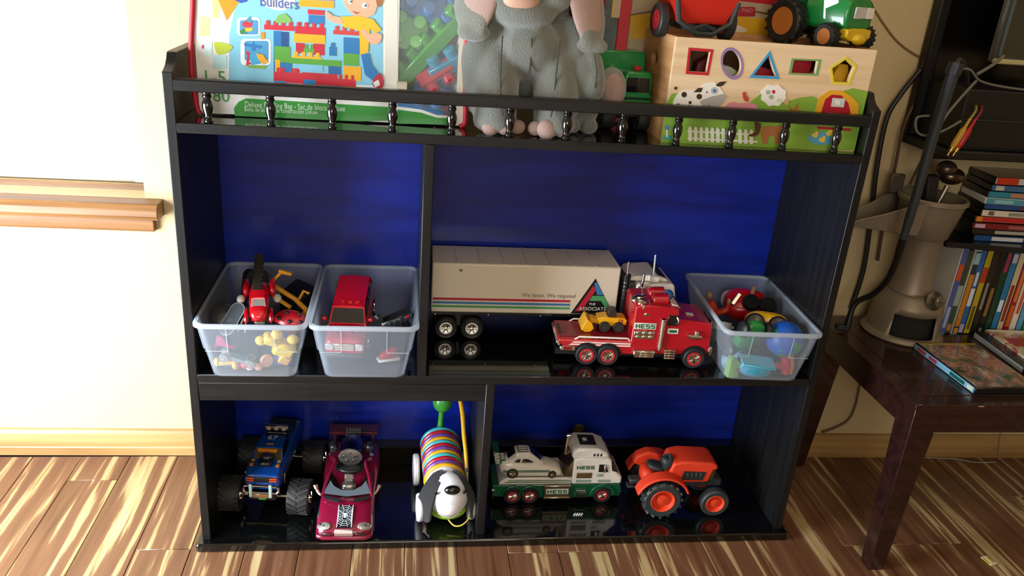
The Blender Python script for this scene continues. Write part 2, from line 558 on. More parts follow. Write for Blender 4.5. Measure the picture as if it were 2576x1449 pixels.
# the gallery rail is a rounded board
b = B(); b.prism([(-0.001, .8300), (-0.001, .8445), (.001, .8468), (.016, .8468), (.018, .8445), (.018, .8300), (.016, .8285), (.001, .8285)], T_, W - T_, BLKW, 'yz'); b.build('gallery_rail', bs)
b = B(); b.prism(rrect(W / 2, .129, W + .0208, .2852, .006), 0, .0178, BLKG, 'xy'); bb = b.build('base_board', bs, bevel=.003)
bar('fascia', T_, .5184, 0.0006, .016, .3105, .3452, BLKW)
bar('divider', .3807, .3966, -.0003, D, .3612, .7672, BLKV)
bar('divider', .5026, .5184, -.0003, D, .0178, .3452, BLKV)
bar('bottom_batten', T_, .5026, .232, D, .0178, .0635, BLKG)
bar('bottom_batten', .5184, W - T_, .232, D, .0178, .0635, BLKG)
b = B(); b.prism([(T_, .0178), (W - T_, .0178), (W - T_, .77), (T_, .77)], D, D + .006, BLUE, 'xz', holes=[circ(.7475, .0885, .0135)])
b.build('back_panel', bs)
SPG = mat('#0b0b0c', 0.16, coat=0.8)
sp = None
pr = [(.0062, 0), (.0068, .0015), (.0068, .004), (.0052, .0055), (.0062, .0075), (.0050, .010), (.0052, .012), (.0072, .018), (.0082, .024), (.0074, .030), (.0054, .0345), (.0050, .036), (.0066, .038), (.0068, .0405), (.0054, .042), (.0066, .0437), (.0066, .0454)]
for k in range(12):
    if sp is None:
        sp = B().lathe(pr, (0, 0, 0), SPG, n=20).build('spindle', bs); o = sp
    else:
        o = dup(sp, bs)
    o.location = (.0591 + .09068 * k, .0085, .7831)
# ------------------------------------------------------------------ shared vehicle helpers
WHEELS = {}


def W_(parent, c, key, r, wd, tire=None, rim=None, **kw):
    tire = tire or RUBBER; rim = rim or CHROME
    if key not in WHEELS:
        bt, br = B(), B(); wheel(bt, br, (0, 0, 0), r, wd, tire, rim, **kw)
        o = bt.build('wheel', parent); h = br.build('hub', o); WHEELS[key] = (o, h)
    else:
        o = dup(WHEELS[key][0], parent); dup(WHEELS[key][1], o)
    o.location = c
    return o


def slab(name, parent, pts, a0, a1, m, bevel=.0015, plane='xz', seg=2, **kw):
    return B().prism(pts, a0, a1, m, plane, **kw).build(name, parent, bevel=bevel, seg=seg)


def hull(b, secs, m, axis='x'):
    """lofted body: (s, [(w, z), ...]) half sections mirrored about the centre line"""
    rs = []
    for s_, half in secs:
        ring = [(w, z) for w, z in half] + [(-w, z) for w, z in reversed(half)]
        rs.append([(s_, w, z) if axis == 'x' else (w, s_, z) for w, z in ring])
    return b.rings(rs, m)


def quad(b, pts, m, th=0.0006):
    """flat patch given by 3-d corners, given a little thickness along its normal"""
    p = [Vector(q) for q in pts]; n = (p[1] - p[0]).cross(p[2] - p[0]).normalized() * th
    k = len(p)
    fs = [tuple(range(k)), tuple(range(2 * k - 1, k - 1, -1))] + [(j, (j + 1) % k, k + (j + 1) % k, k + j) for j in range(k)]
    return b.add(p + [q + n for q in p], fs, m)


SIDE = ((1, 0, 0), (0, 0, 1))     # lettering frame on a face towards the viewer: u right, v up
Z2 = .3612
# ------------------------------------------------------------------ white semi-trailer truck
SEMI = mat('#d9d0bd', .28, coat=.3, var=.02, bscale=30)
SEMIR = mat('#c8bfae', .35, coat=.2)
sm = thing('semi_truck', 'white semi-trailer truck with red, blue and green stripes behind the red truck', 'toy truck', (.406, .148, Z2))
tr = slab('trailer', sm, [(0, .056), (.357, .056), (.357, .155), (0, .155)], 0, .1, SEMI, .003)
for k in range(8):
    B().box((.045 + k * .044, .05, .1552), (.0022, .096, .0012), SEMIR).build('roof_rib', tr)
for nm, z, c in (('red_stripe', .0840, '#b3243a'), ('blue_stripe', .0765, '#3c78b4'), ('green_stripe', .0690, '#4b9a62')):
    B().box((.134, -.0002, z), (.262, .0006, .0045), mat(c, .4)).build(nm, tr)
b = B(); T = frame((.222, -.0006, .0945), *SIDE); b.text('We listen, We respond', .0118, mat('#77736c', .5), T, xs=.92); b.build('slogan', tr)
b = B()
BK = mat('#121212', .4)
b.prism([(.268, .0585), (.352, .0585), (.309, .132)], -.0004, .0002, BK, 'xz')
b.prism([(.276, .064), (.288, .064), (.3125, .108), (.3065, .1175)], -.0009, -.0003, mat('#b3243a', .4), 'xz')
b.prism([(.3075, .122), (.3125, .125), (.3275, .0985), (.3155, .0985)], -.0009, -.0003, mat('#3c78b4', .4), 'xz')
b.prism([(.3015, .086), (.3075, .0965), (.3295, .0965), (.343, .073), (.3335, .073), (.325, .086)], -.0009, -.0003, mat('#4b9a62', .4), 'xz')
WT = mat('#eae6dd', .4)
b.text('THE', .0062, WT, frame((.308, -.0009, .0790), *SIDE), xs=1.15)
b.text('ASSOCIATES', .0098, WT, frame((.3125, -.0009, .0690), *SIDE), xs=1.08)
b.build('triangle_logo', tr)
b = B()
for x in (.004, .105, .205, .30):
    b.ell((x + .004, -.0012, .0525), (.002, .0015, .002), CHROME, nu=8, nv=6)
b.ell((.053, -.0005, .142), (.003, .0018, .003), mat('#8f8778', .4, .6), nu=10, nv=6)
b.build('rivets', tr, stuff=True)
slab('trailer_chassis', sm, [(0, .048), (.357, .048), (.357, .056), (0, .056)], .006, .094, BLACKP, .001)
B().box((.055, .05, .033), (.09, .05, .03), BLACKP).build('axle_block', sm)
TL = mat('#cfcabd', .5)
for x in (.030, .0795):
    for y in (.008, .092):
        w_ = W_(sm, (x, y, .0222), 'semi', .0222, .016, mat('#101112', .55), CHROME, rimr=.56, spokes=6)
b = B()
for x in (.030, .0795):
    for a0 in (60, 240):
        for k, ch in enumerate('MOTION'):
            a = R(a0 + 62 - k * 13); d = Vector((math.cos(a), 0, math.sin(a))); u = Vector((math.sin(a), 0, -math.cos(a)))
            b.text('I', .0034, TL, frame(Vector((x, -.0006, .0222)) + d * .0172, u, d), xs=1.6)
b.build('tyre_lettering', sm, stuff=True)
# tractor unit
cb = slab('cab', sm, [(.392, .052), (.392, .1165), (.396, .1215), (.462, .123), (.468, .120), (.475, .088), (.475, .052)], 0.002, .098, WHITE, .004, seg=3)
B().box((.437, .0015, .099), (.032, .0015, .0285), mat('#c9c3b6', .35), ch=.001).build('window_frame', cb)
B().box((.437, .0006, .099), (.026, .0015, .023), mat('#4a3d28', .1)).build('side_window', cb)
B().box((.410, .0012, .100), (.014, .0012, .026), mat('#d6d0c4', .35), ch=.0006).build('door_panel', cb)
slab('sleeper', sm, [(.372, .045), (.372, .118), (.392, .123), (.392, .045)], .008, .092, mat('#4a453c', .4), .003)
slab('roof_fairing', sm, [(.378, .1235), (.385, .133), (.43, .137), (.452, .130), (.458, .1235)], .012, .088, WHITE, .005, seg=3)
for k in range(4):
    B().box((.436 + k * .005, .05, .1368 - k * .002), (.0022, .07, .002), BLACKP, (0, .3, 0)).build('fairing_slot', sm)
b = B(); b.box((.427, .012, .130), (.018, .012, .012), WHITE, ch=.001); b.build('roof_box', sm)
b = B(); b.cyl((.424, .008, .136), (.422, .008, .18), .0016, mat('#d8dadb', .4), n=8); b.build('antenna', sm)
b = B(); b.cyl((.371, .004, .04), (.371, .004, .14), .0075, BLACKP, n=14); b.cyl((.371, .004, .14), (.371, .004, .166), .0026, CHROME, n=10)
for k in range(9):
    b.cyl((.371, .004, .06 + k * .008), (.371, .004, .063 + k * .008), .0082, DCHROME, n=14)
b.build('dark_exhaust_stack', sm)
b = B(); b.cyl((.400, -.003, .07), (.400, -.003, .118), .0065, CHROME, n=14); b.cyl((.400, -.003, .118), (.402, -.003, .145), .0030, CHROME, n=10)
for k in range(7):
    b.cyl((.400, -.003, .074 + k * .006), (.400, -.003, .0755 + k * .006), .0074, CHROME, n=14)
b.build('chrome_exhaust_stack', sm)
B().box((.425, .05, .043), (.11, .07, .022), BLACKP).build('chassis', sm)
for x in (.390, .448):
    for y in (.008, .092):
        W_(sm, (x, y, .0222), 'semi', .0222, .016)

# ------------------------------------------------------------------ red rescue truck
RED = mat('#a8101f', .25, coat=.5)
REDD = mat('#7d0c18', .35, coat=.2)
STR = mat('#e4d6cf', .4)
GRN = mat('#1c5b3c', .4)
PLAQ = mat('#d8dccf', .35)
rt = thing('flatbed_truck', 'red rescue truck with silver side trim carrying the small yellow loader', 'toy truck', (.6892, .0506, Z2), -.0507)
YW = .085
body = slab('chassis_body', rt, [(-.040, .033), (-.054, .043), (-.054, .0495), (.08, .0495), (.08, .118), (.086, .122), (.11, .123), (.16, .119), (.163, .097), (.218, .093), (.227, .088), (.229, .030), (.168, .026), (.06, .022), (.06, .028), (-.030, .028)], 0, YW, RED, .003, seg=3)
slab('deck_plate', rt, [(-.052, .0497), (.08, .0497), (.08, .0510), (-.052, .0510)], .012, YW - .012, REDD, 0)
for y in (.003, YW - .003):
    b = B()
    b.tube([(-.024, y, .0485), (-.016, y, .0540), (.074, y, .0540), (.078, y, .0495)], .0017, STR, 8)
    for k in range(4):
        b.cyl((-.006 + k * .022, y, .0495), (-.006 + k * .022, y, .0535), .0014, CHROME, n=8)
    b.build('bed_rail', rt)
for z, x in ((.0445, -.030), (.0400, -.035)):
    B().prism([(x, z - .0013), (.080, z - .0013), (.080, z + .0013), (x + .006, z + .0013)], -.0006, .0, STR, 'xz').build('white_stripe', rt)
b = B(); b.box((-.0535, YW / 2, .040), (.006, YW * .96, .010), CHROME, (0, -.5, 0), ch=.001); b.box((-.036, .001, .0315), (.03, .006, .010), CHROME, ch=.002); b.box((-.036, -.002, .0325), (.016, .002, .006), REDD); b.build('rear_bumper', rt)
b = B(); b.box((-.049, YW / 2, .0507), (.006, YW * .5, .002), BLACKP); b.build('tail_grip', rt)
for x in (.0, .0393):
    B().prism(circ(x, .0198, .025, n=20, a0=0, a1=180) + circ(x, .0198, .0215, n=20, a0=0, a1=180)[::-1], -.0015, .02, BLACKP, 'xz').build('wheel_arch', rt)
b = B(); b.prism(circ(.2013, .0198, .026, n=20, a0=0, a1=180) + circ(.2013, .0198, .0215, n=20, a0=0, a1=180)[::-1], -.0015, .02, BLACKP, 'xz')
b.build('wheel_arch', rt)
B().box((.085, YW / 2, .017), (.28, .05, .012), BLACKP).build('underframe', rt)
for x in (0, .0393, .2013):
    for y in (.004, YW - .004):
        W_(rt, (x, y, .0205), 'hess', .0205, .018, RUBBER, CHROME, rimr=.62, spokes=12, ring=mat('#c01f30', .35))
# cab details on the near side
b = B(); b.box((.102, -.0004, .0815), (.0405, .0014, .0125), PLAQ, ch=.0005); p = b.build('sign_plate', rt)
b = B(); blocktext(b, 'HESS', frame((.102, -.0012, .0815), *SIDE), .0088, GRN, .0078); b.build('lettering', p)
b = B(); b.box((.102, -.0004, .0640), (.0375, .0014, .0165), CHROME, ch=.0004)
for i in range(3):
    for j in range(2):
        b.ell((.090 + i * .012, -.0012, .0600 + j * .008), (.0045, .002, .0032), CHROME, nu=10, nv=6)
b.build('diamond_plate', rt)
b = B(); b.cyl((.1335, -.003, .036), (.1335, -.003, .098), .0036, CHROME, n=12)
for k in range(15):
    b.cyl((.1335, -.003, .040 + k * .0040), (.1335, -.003, .042 + k * .0040), .0046, CHROME, n=12)
b.build('side_pipe', rt)
b = B(); b.box((.152, -.0002, .0945), (.019, .0012, .021), GLASSD, ch=.0004); w_ = b.build('side_window', rt)
b = B(); b.tube([(.158, -.002, .102), (.1605, -.006, .096), (.158, -.002, .088)], .0016, CHROME, 8, smooth=4); b.build('mirror', w_)
b = B(); b.box((.1545, -.0004, .0735), (.020, .0014, .0105), PLAQ, ch=.0005); p = b.build('small_plate', rt)
b = B(); b.box((.1545, -.0012, .0735), (.014, .0008, .0055), GRN, ch=.0003); b.build('emblem', p)
b = B(); b.box((.105, -.003, .0275), (.040, .012, .015), CHROME, ch=.002)
for k in range(3):
    b.box((.110, -.0095, .0235 + k * .0042), (.026, .0015, .0024), CHROME, ch=.0006)
b.build('fuel_tank', rt)
for k in range(4):
    B().box((.1535, -.003, .0215 + k * .0048), (.020, .012 - k * .001, .0036), CHROME, ch=.0008).build('cab_step', rt)
b = B(); b.cyl((.182, -.0035, .0665), (.208, -.0035, .0645), .0042, CHROME, n=14); b.cyl((.199, -.002, .068), (.199, -.002, .0765), .0044, CHROME, n=12); b.cyl((.19, -.004, .0655), (.2005, -.004, .065), .0049, CHROME, n=14); b.build('intake_pipe', rt)
b = B(); b.box((.231, YW / 2, .070), (.003, .05, .036), CHROME, ch=.001)
b.box((.231, YW / 2, .034), (.008, YW, .018), CHROME, ch=.002); b.build('grille_bumper', rt)
b = B(); b.box((.190, .03, .0962), (.014, .010, .0016), PLAQ, (0, .07, .05), ch=.0004); b.build('hood_badge', rt)
b = B(); b.prism([(.1615, .1), (.1635, .1), (.1605, .117), (.1585, .117)], .008, YW - .008, GLASSD, 'xz'); b.build('windshield', rt)
for k in range(5):
    B().box((.154, .012 + k * .015, .1215), (.012, .011, .003), mat('#d9b9a8', .25), (0, .15, 0), ch=.0006).build('roof_light', rt)
b = B(); b.box((.163, .0425, .118), (.007, .08, .004), DCHROME, (0, .7, 0), ch=.001); b.build('sun_visor', rt)
for y in (.026, .058):
    b = B(); b.cyl((.118, y, .123), (.143, y, .124), .0125, RED, n=18); b.ell((.118, y, .123), (.006, .012, .012), RED, nu=14, nv=8); b.build('roof_tank', rt)
b = B(); b.ell((.150, .045, .127), (.009, .012, .009), mat('#2f5d96', .15), nu=14, nv=8); b.build('beacon', rt)
b = B(); b.tube([(.072, .01, .128), (.082, .012, .126), (.094, .014, .122), (.098, .012, .112), (.101, .006, .105)], [.002, .005, .008, .006, .005], CHROME, 10, smooth=4)
b.cyl((.076, .012, .130), (.100, .028, .128), .0045, CHROME, n=10); b.cyl((.092, .0, .119), (.096, .03, .119), .004, CHROME, n=10)
b.ell((.088, .018, .131), (.01, .007, .004), CHROME, nu=12, nv=8); b.ell((.101, .004, .104), (.009, .005, .006), CHROME, nu=12, nv=8)
b.build('crane_hook', rt)

# ------------------------------------------------------------------ yellow loader on the red truck
YEL = mat('#dca014', .3, coat=.2)
ld = thing('toy_loader', 'small yellow wheel loader riding on the red truck flatbed', 'toy loader', (.711, .078, .4124), -.05)
slab('body', ld, [(.004, .013), (.0, .026), (.018, .030), (.022, .028), (.050, .028), (.056, .024), (.056, .014), (.035, .010)], .008, .034, YEL, .0015)
b = B(); b.prism([(.021, .028), (.020, .041), (.024, .043), (.035, .042), (.037, .028)], .011, .031, mat('#2c2722', .4), 'xz'); b.build('cab', ld, bevel=.0012)
b = B(); b.prism([(-.030, .005), (-.020, .026), (-.010, .019), (-.006, .008), (-.012, .001), (-.022, .0005)], .0, .042, YEL, 'xz'); b.build('bucket', ld, bevel=.001)
b = B(); b.box((-.002, .021, .018), (.022, .02, .008), YEL, (0, .2, 0), ch=.001); b.build('lift_arm', ld)
b = B(); b.box((.030, .021, .010), (.036, .022, .010), BLACKP, ch=.001); b.build('chassis', ld)
b = B(); b.box((.044, .0075, .0225), (.008, .001, .0055), mat('#8a2b1c', .4), ch=.0004); b.box((.044, .0071, .0225), (.004, .001, .002), YEL); b.build('badge', ld)
for x in (.0145, .041):
    for y in (.007, .035):
        W_(ld, (x, y, .0102), 'loader', .0102, .010, mat('#221f1d', .6), mat('#33302c', .5), rimr=.5, spokes=5)

# ------------------------------------------------------------------ clear plastic bins
BINM = clearplastic('milky_plastic', '#cfdcea', .80, .3)
RIMM = clearplastic('milky_plastic_rim', '#dbe6f0', .52, .25)


def plastic_bin(label, loc, rz):
    t = thing('storage_bin', label, 'storage bin', loc, rz, 'clear plastic storage bins')
    w0, w1, h = .135, .1725, .104

    def ring(w, y0, y1, z, r=.014):
        return [(x, y, z) for x, y in rrect(0, (y0 + y1) / 2, w, y1 - y0, r)]
    yf0, yb0 = 0, .243; yf1, yb1 = -.0165, .266

    def at(f, k=0.0):
        return ring(w0 + (w1 - w0) * f + k, yf0 + (yf1 - yf0) * f - k / 2, yb0 + (yb1 - yb0) * f + k / 2, h * f)
    b = B(); th = .0016
    outer = [at(0, -.004), at(.03), at(.52), at(.53, .0035), at(1, .001)]
    inner = [at(1, -th * 2), at(.53, -th * 2 + .002), at(.52, -th * 2), at(.04, -th * 2), [(x * .97, y, .0016) for x, y, z in at(.03, -.004)]]
    b.rings(outer + inner, BINM); b.build('tub', t, smooth=50)
    o = B(); z0, z1 = h - .007, h + .001

    def rim(k, z):
        return ring(w1 + k, yf1 - k / 2, yb1 + k / 2, z, .016)
    o.rings([rim(0, z0 + .002), rim(.006, z0), rim(.0085, z0 + .0015), rim(.0085, z1 - .0015), rim(.006, z1), rim(-.001, z1)], RIMM, False, True)
    o.build('rim', t, smooth=50)
    for sx in (-1, 1):
        o = B()
        o.box((sx * .0555, -.0105, .0535), (.036, .0010, .0010), RIMM)
        o.box((sx * .0375, -.0137, .0755), (.0010, .0010, .044), RIMM, (.14, 0, 0))
        o.build('moulded_step', t)
    return t


plastic_bin('clear plastic bin full of mixed toys in the left corner of the middle shelf', (.1086, -.0085, Z2 + .0002), 0)
plastic_bin('clear plastic bin holding the upright red toy car, beside the divider', (.2912, -.0085, Z2 + .0002), 0)
plastic_bin('clear plastic bin standing askew at the right end beside the red truck', (1.0062, -.008, Z2 + .0002), -.055)
# ------------------------------------------------------------------ toys in the bottom bays
Z3 = .0178
# white and green truck
HW = mat('#dcd9d2', .22, coat=.5)
HG = mat('#0d4f33', .22, coat=.5)
HGT = mat('#14553b', .4)
ht = thing('flatbed_truck', 'white and green truck with a racing car on its bed, by the lower divider', 'toy truck', (.5826, .0965, Z3))
YW = .074
slab('chassis', ht, [(-.042, .016), (-.042, .0435), (.222, .0435), (.226, .030), (.226, .014), (.12, .010), (.03, .012)], 0, YW, HG, .002)
for x in (0, .035, .186):
    B().prism(circ(x, .0185, .0245 if x < .1 else .0265, n=20, a0=0, a1=180) + circ(x, .0185, .0195, n=20, a0=0, a1=180)[::-1], -.004, .015, HG, 'xz').build('fender', ht, bevel=.001)
slab('bed', ht, [(-.030, .0437), (-.026, .052), (-.012, .0605), (.100, .0605), (.120, .057), (.120, .0437)], .001, YW - .001, HW, .002)
for z, x in ((.0535, -.012), (.0495, -.018)):
    B().prism([(x, z - .0007), (.118, z - .0007), (.118, z + .0007), (x + .003, z + .0007)], .0002, .0008, HGT, 'xz').build('green_stripe', ht)
B().box((.047, .003, .0612), (.115, .002, .0015), CHROME).build('bed_edge', ht)
for x in (0, .035, .186):
    for y in (.004, YW - .004):
        W_(ht, (x, y, .0188), 'hess2', .0188, .016, mat('#1b1a19', .55), CHROME, rimr=.56, spokes=12, ring=mat('#b51f33', .35))
cab = slab('cab', ht, [(.120, .0437), (.120, .103), (.132, .106), (.190, .106), (.199, .099), (.212, .072), (.224, .060), (.224, .0437)], 0, YW, HW, .004, seg=3)
slab('roof_fairing', ht, [(.116, .102), (.118, .119), (.128, .126), (.168, .125), (.188, .116), (.194, .104)], .004, YW - .004, HW, .005, seg=3)
b = B(); blocktext(b, 'HESS', frame((.145, -.0004, .0845), *SIDE), .0080, HGT, .0078); b.build('lettering', cab)
b = B(); b.box((.144, -.0002, .0655), (.032, .0012, .013), mat('#9c8560', .25, .8), ch=.0004)
for k in range(3):
    b.box((.144, -.001, .0615 + k * .004), (.029, .001, .0014), CHROME)
b.build('vent_grille', cab)
for x, w in ((.144, .032), (.187, .027)):
    for z in (.0535, .0500):
        B().box((x, -.0002, z), (w, .0008, .0013), HGT).build('door_stripe', cab)
b = B(); b.prism([(.1725, .0735), (.1725, .0915), (.187, .0915), (.193, .0735)], -.0006, .0004, GLASSD, 'xz'); w_ = b.build('side_window', cab)
b = B(); b.box((.1845, -.003, .083), (.004, .004, .018), CHROME, ch=.001); b.build('mirror', w_)
b = B(); b.box((.177, -.0003, .0655), (.013, .001, .0068), HGT, ch=.0003); b.box((.177, -.0007, .0655), (.0115, .001, .0052), HW); b.box((.177, -.0011, .0655), (.009, .001, .002), HGT); b.build('door_plate', cab)
b = B(); quad(b, [(.2005, .004, .0985), (.2135, .004, .0715), (.2135, YW - .004, .0715), (.2005, YW - .004, .0985)], GLASSD); b.build('windshield', cab)
b = B(); b.prism([(.2005, .076), (.1965, .099), (.2000, .0985), (.2125, .073)], -.0005, .0006, GLASSD, 'xz'); b.build('quarter_window', cab)
b = B(); b.prism([(.102, .0605), (.119, .100), (.1205, .100), (.1205, .0605)], .004, YW - .004, mat('#9c8a6c', .2, .9), 'xz'); b.build('bed_bulkhead', ht)
b = B(); b.box((.150, .037, .1262), (.034, .036, .002), mat('#2a1714', .3), (0, .04, 0), ch=.0006); rp = b.build('roof_panel', ht)
b = B(); b.box((.145, .037, .1275), (.014, .016, .0016), HGT, ch=.0004); b.box((.145, .037, .1282), (.008, .010, .0016), PLAQ, ch=.0004); b.build('roof_emblem', rp)
for k in range(3):
    B().prism([(.1585 + k * .007, .109), (.1625 + k * .007, .109), (.1625 + k * .007, .1145), (.1605 + k * .007, .1155)], .0032, .0045, BLACKP, 'xz').build('marker_slot', ht)
b = B(); b.cyl((.112, .05, .085), (.114, .05, .128), .0045, CHROME, n=12); b.cyl((.110, .05, .128), (.118, .05, .129), .0045, CHROME, n=10); b.build('exhaust_stack', ht)
b = B(); b.box((.090, -.003, .031), (.054, .008, .027), mat('#8f8168', .22, .85), ch=.0015); b.box((.090, -.0064, .017), (.056, .006, .004), CHROME, ch=.001); b.box((.090, -.006, .0445), (.056, .004, .003), CHROME, ch=.001); st = b.build('side_tank', ht)
b = B(); b.box((.090, -.0075, .0325), (.046, .001, .0125), PLAQ, ch=.0004); p = b.build('sign_plate', st)
b = B(); blocktext(b, 'HESS', frame((.090, -.0081, .0325), *SIDE), .0088, HGT, .0088); b.build('plate_lettering', st)
for k in range(4):
    b = B(); b.cyl((.132 + k * .005, -.003, .031), (.135 + k * .005, -.004, .024), .0022, CHROME, n=8); b.cyl((.130 + k * .006, -.002, .020), (.134 + k * .006, -.003, .014), .002, DCHROME, n=8); b.build('side_exhaust', ht)
b = B(); b.cyl((-.041, -.001, .012), (-.041, -.001, .034), .0022, CHROME, n=8); b.ell((-.041, -.001, .034), (.005, .003, .002), CHROME, nu=10, nv=6); b.build('rear_light_post', ht)
b = B(); b.box((.225, .037, .020), (.006, YW, .012), DCHROME, ch=.001); b.build('front_bumper', ht)
# racing car on the bed
rc = thing('racing_car', 'white racing car with green stripes and tall spoiler on the truck bed', 'toy car', (.612, .118, .0783))
b = B()
hull(b, [(-.062, [(.010, .010), (.018, .012), (.020, .028), (.016, .034), (.006, .035)]),
         (-.045, [(.016, .002), (.022, .004), (.023, .028), (.019, .037), (.006, .038)]),
         (-.022, [(.018, .001), (.023, .003), (.023, .026), (.020, .034), (.006, .036)]),
         (.012, [(.018, .001), (.022, .003), (.022, .025), (.018, .030), (.006, .032)]),
         (.045, [(.018, .001), (.023, .003), (.023, .021), (.018, .027), (.006, .029)]),
         (.064, [(.016, .001), (.021, .003), (.021, .012), (.016, .017), (.005, .018)]),
         (.070, [(.010, .002), (.014, .003), (.014, .008), (.010, .011), (.004, .012)])], HW)
b.build('body', rc, sub=1)
b = B(); hull(b, [(-.048, [(.014, .034), (.017, .036), (.006, .0375)]), (-.026, [(.014, .032), (.017, .044), (.0135, .0545)]), (-.002, [(.014, .032), (.017, .044), (.0135, .0555)]), (.030, [(.014, .026), (.017, .029), (.006, .031)])], HW)
cp = b.build('cabin', rc, bevel=.002)
b = B(); b.prism([(-.030, .034), (-.024, .0415), (-.018, .0415), (-.019, .034)], -.0172, -.0155, GLASSD, 'xz'); b.build('quarter_window', cp)
b = B(); b.prism([(-.015, .034), (-.013, .042), (-.004, .042), (.009, .034)], -.0172, -.0155, GLASSD, 'xz'); b.build('side_window', cp)
quad(b := B(), [(.002, -.0125, .0552), (.024, -.0135, .0360), (.024, .0135, .0360), (.002, .0125, .0552)], GLASSD); b.build('windshield', cp)
quad(b := B(), [(-.029, .012, .0535), (-.043, .0135, .0415), (-.043, -.0135, .0415), (-.029, -.012, .0535)], GLASSD); b.build('rear_window', cp)
b = B(); b.box((-.013, 0, .0556), (.020, .024, .0012), HGT)
for y in (-.005, 0, .005):
    b.box((-.013, y * 1.6, .0562), (.018, .0045, .0010), HW)
b.build('roof_stripe', cp)
b = B(); b.prism([(.022, -.008), (.058, -.005), (.058, .005), (.022, .008)], .0, .0016, HGT, 'xy', T=Matrix.Translation((0, 0, .0325)) @ Matrix.Rotation(.22, 4, 'Y'))
b.build('hood_stripe', rc)
b = B(); b.box((.024, 0, .033), (.012, .014, .008), CHROME, ch=.002); b.build('hood_scoop', rc)
for z in (.0185, .0155):
    B().box((-.005, -.0233, z), (.095, .0008, .0012), HGT).build('side_stripe', rc)
b = B(); b.prism([(-.070, .032), (-.076, .062), (-.062, .060), (-.056, .034)], -.021, .021, HG, 'xz'); spo = b.build('spoiler', rc, bevel=.001)
b = B(); blocktext(b, 'HESS', frame((-.0660, -.0214, .047), (-.2, 0, 1), (-1, 0, -.2)), .0085, HW, .005, gap=.3); b.build('spoiler_lettering', spo)
b = B(); b.box((-.055, .0, .0365), (.014, .026, .003), HGT, ch=.0005)
for y in (-.008, 0, .008):
    b.box((-.055, y, .0382), (.012, .005, .001), HW)
b.build('deck_stripe', rc)
for x, r in ((-.033, .0118), (.048, .0085)):
    for y in (-.0195, .0195):
        W_(rc, (x, y, r - .0003), 'race%d' % int(r * 1e4), r, .008, mat('#1b1a19', .55), mat('#b09a7c', .2, .9), rimr=.6, spokes=6)

# ------------------------------------------------------------------ orange tractor
ORG = mat('#d6391a', .55, bump=.12, bscale=900)
DGR = mat('#2c3334', .5)
tk = thing('toy_tractor', 'orange toy tractor with dark grey tyres at the end of the bottom bay', 'toy tractor', (.879, .052, Z3), -.02)
b = B()
b.prism([(.014, .066), (.012, .085), (.020, .112), (.040, .1175), (.100, .115), (.112, .109), (.115, .099), (.106, .097), (.098, .068)], .014, .076, ORG, 'xz')
body = b.build('hood', tk, bevel=.008, seg=4)
b = B(); b.prism([(.040, .076), (.043, .096), (.089, .094), (.085, .075)], .0125, .0155, mat('#24292a', .5), 'xz')
for k in range(4):
    b.box((.052 + k * .009, .0122, .086), (.004, .002, .012), mat('#333b3c', .45), ch=.0005)
b.build('engine_opening', body)
b = B(); b.box((.105, .045, .084), (.014, .050, .032), mat('#3a3f2c', .6), (0, .12, 0), ch=.002); b.build('radiator', tk)
b = B()
hull(b, [(-.040, [(.012, .056), (.020, .064), (.020, .082), (.012, .088)]), (-.020, [(.018, .050), (.026, .062), (.024, .080), (.014, .092)]), (.000, [(.022, .050), (.028, .060), (.024, .072), (.012, .078)]), (.022, [(.022, .050), (.026, .058), (.024, .070), (.012, .074)])], ORG)
b.v = [(x, y + .042, z) for x, y, z in b.v]; b.build('seat_column', tk, sub=2)
for y0, y1 in ((-.012, .016), (.074, .104)):
    pts = circ(0, .042, .056, .053, n=18, a0=18, a1=165) + circ(0, .042, .051, .048, n=18, a0=18, a1=165)[::-1]
    B().prism(pts, y0, y1, ORG, 'xz').build('fender', tk, bevel=.002)
b = B(); b.prism([(-.048, .078), (-.040, .096), (-.018, .106), (.004, .101), (.014, .086), (.004, .072), (-.02, .066)], .066, .090, ORG, 'xz'); b.build('fender_guard', tk, bevel=.004, seg=3)
b = B(); b.ell((-.010, .034, .0960), (.020, .017, .0060), DGR, (0, .25, 0), sq=.8); b.build('seat', tk)
b = B(); b.tube([(.018, .035, .080), (.012, .035, .098)], .004, DGR, 8); b.lathe([(.018, 0), (.018, .006), (.004, .0065), (.004, 0)], (.012, .035, .102), DGR, (-.75, 0, .6), 20); b.ell((.012, .035, .103), (.010, .013, .014), DGR, (0, -.7, 0)); b.build('steering_wheel', tk)
b = B(); b.box((.055, .037, .062), (.150, .030, .018), DGR, ch=.003); b.box((-.046, .037, .060), (.03, .02, .010), DGR, ch=.002); b.box((-.056, .037, .046), (.016, .016, .004), DGR, ch=.001); b.build('chassis', tk)
ORW = mat('#d8401d', .5)


def tyre(parent, c, r, wd, lugs, rimr, key):
    if key not in WHEELS:
        bt = B(); wheel(bt, None, (0, 0, 0), r, wd, DGR, None, rimr=rimr, lugs=lugs, tw=.5)
        o = bt.build('wheel', parent)
        br = B(); br.cyl((0, -wd * .09, 0), (0, wd * .09, 0), r * rimr * 1.02, ORW, n=28)
        for sd in (-1, 1):
            h = wd / 2 * sd
            br.lathe([(r * rimr * 1.03, h * .9), (r * rimr * 1.0, h * 1.02), (r * rimr * .92, h * .95), (r * rimr * .78, h * .22), (r * rimr * .52, h * .20), (r * rimr * .48, h * .66), (r * rimr * .2, h * .78), (.0002, h * .8)], (0, 0, 0), ORW, (0, 1, 0), 28, False)
        k = br.build('hub', o); WHEELS[key] = (o, k)
    else:
        o = dup(WHEELS[key][0], parent); dup(WHEELS[key][1], o)
    o.location = c


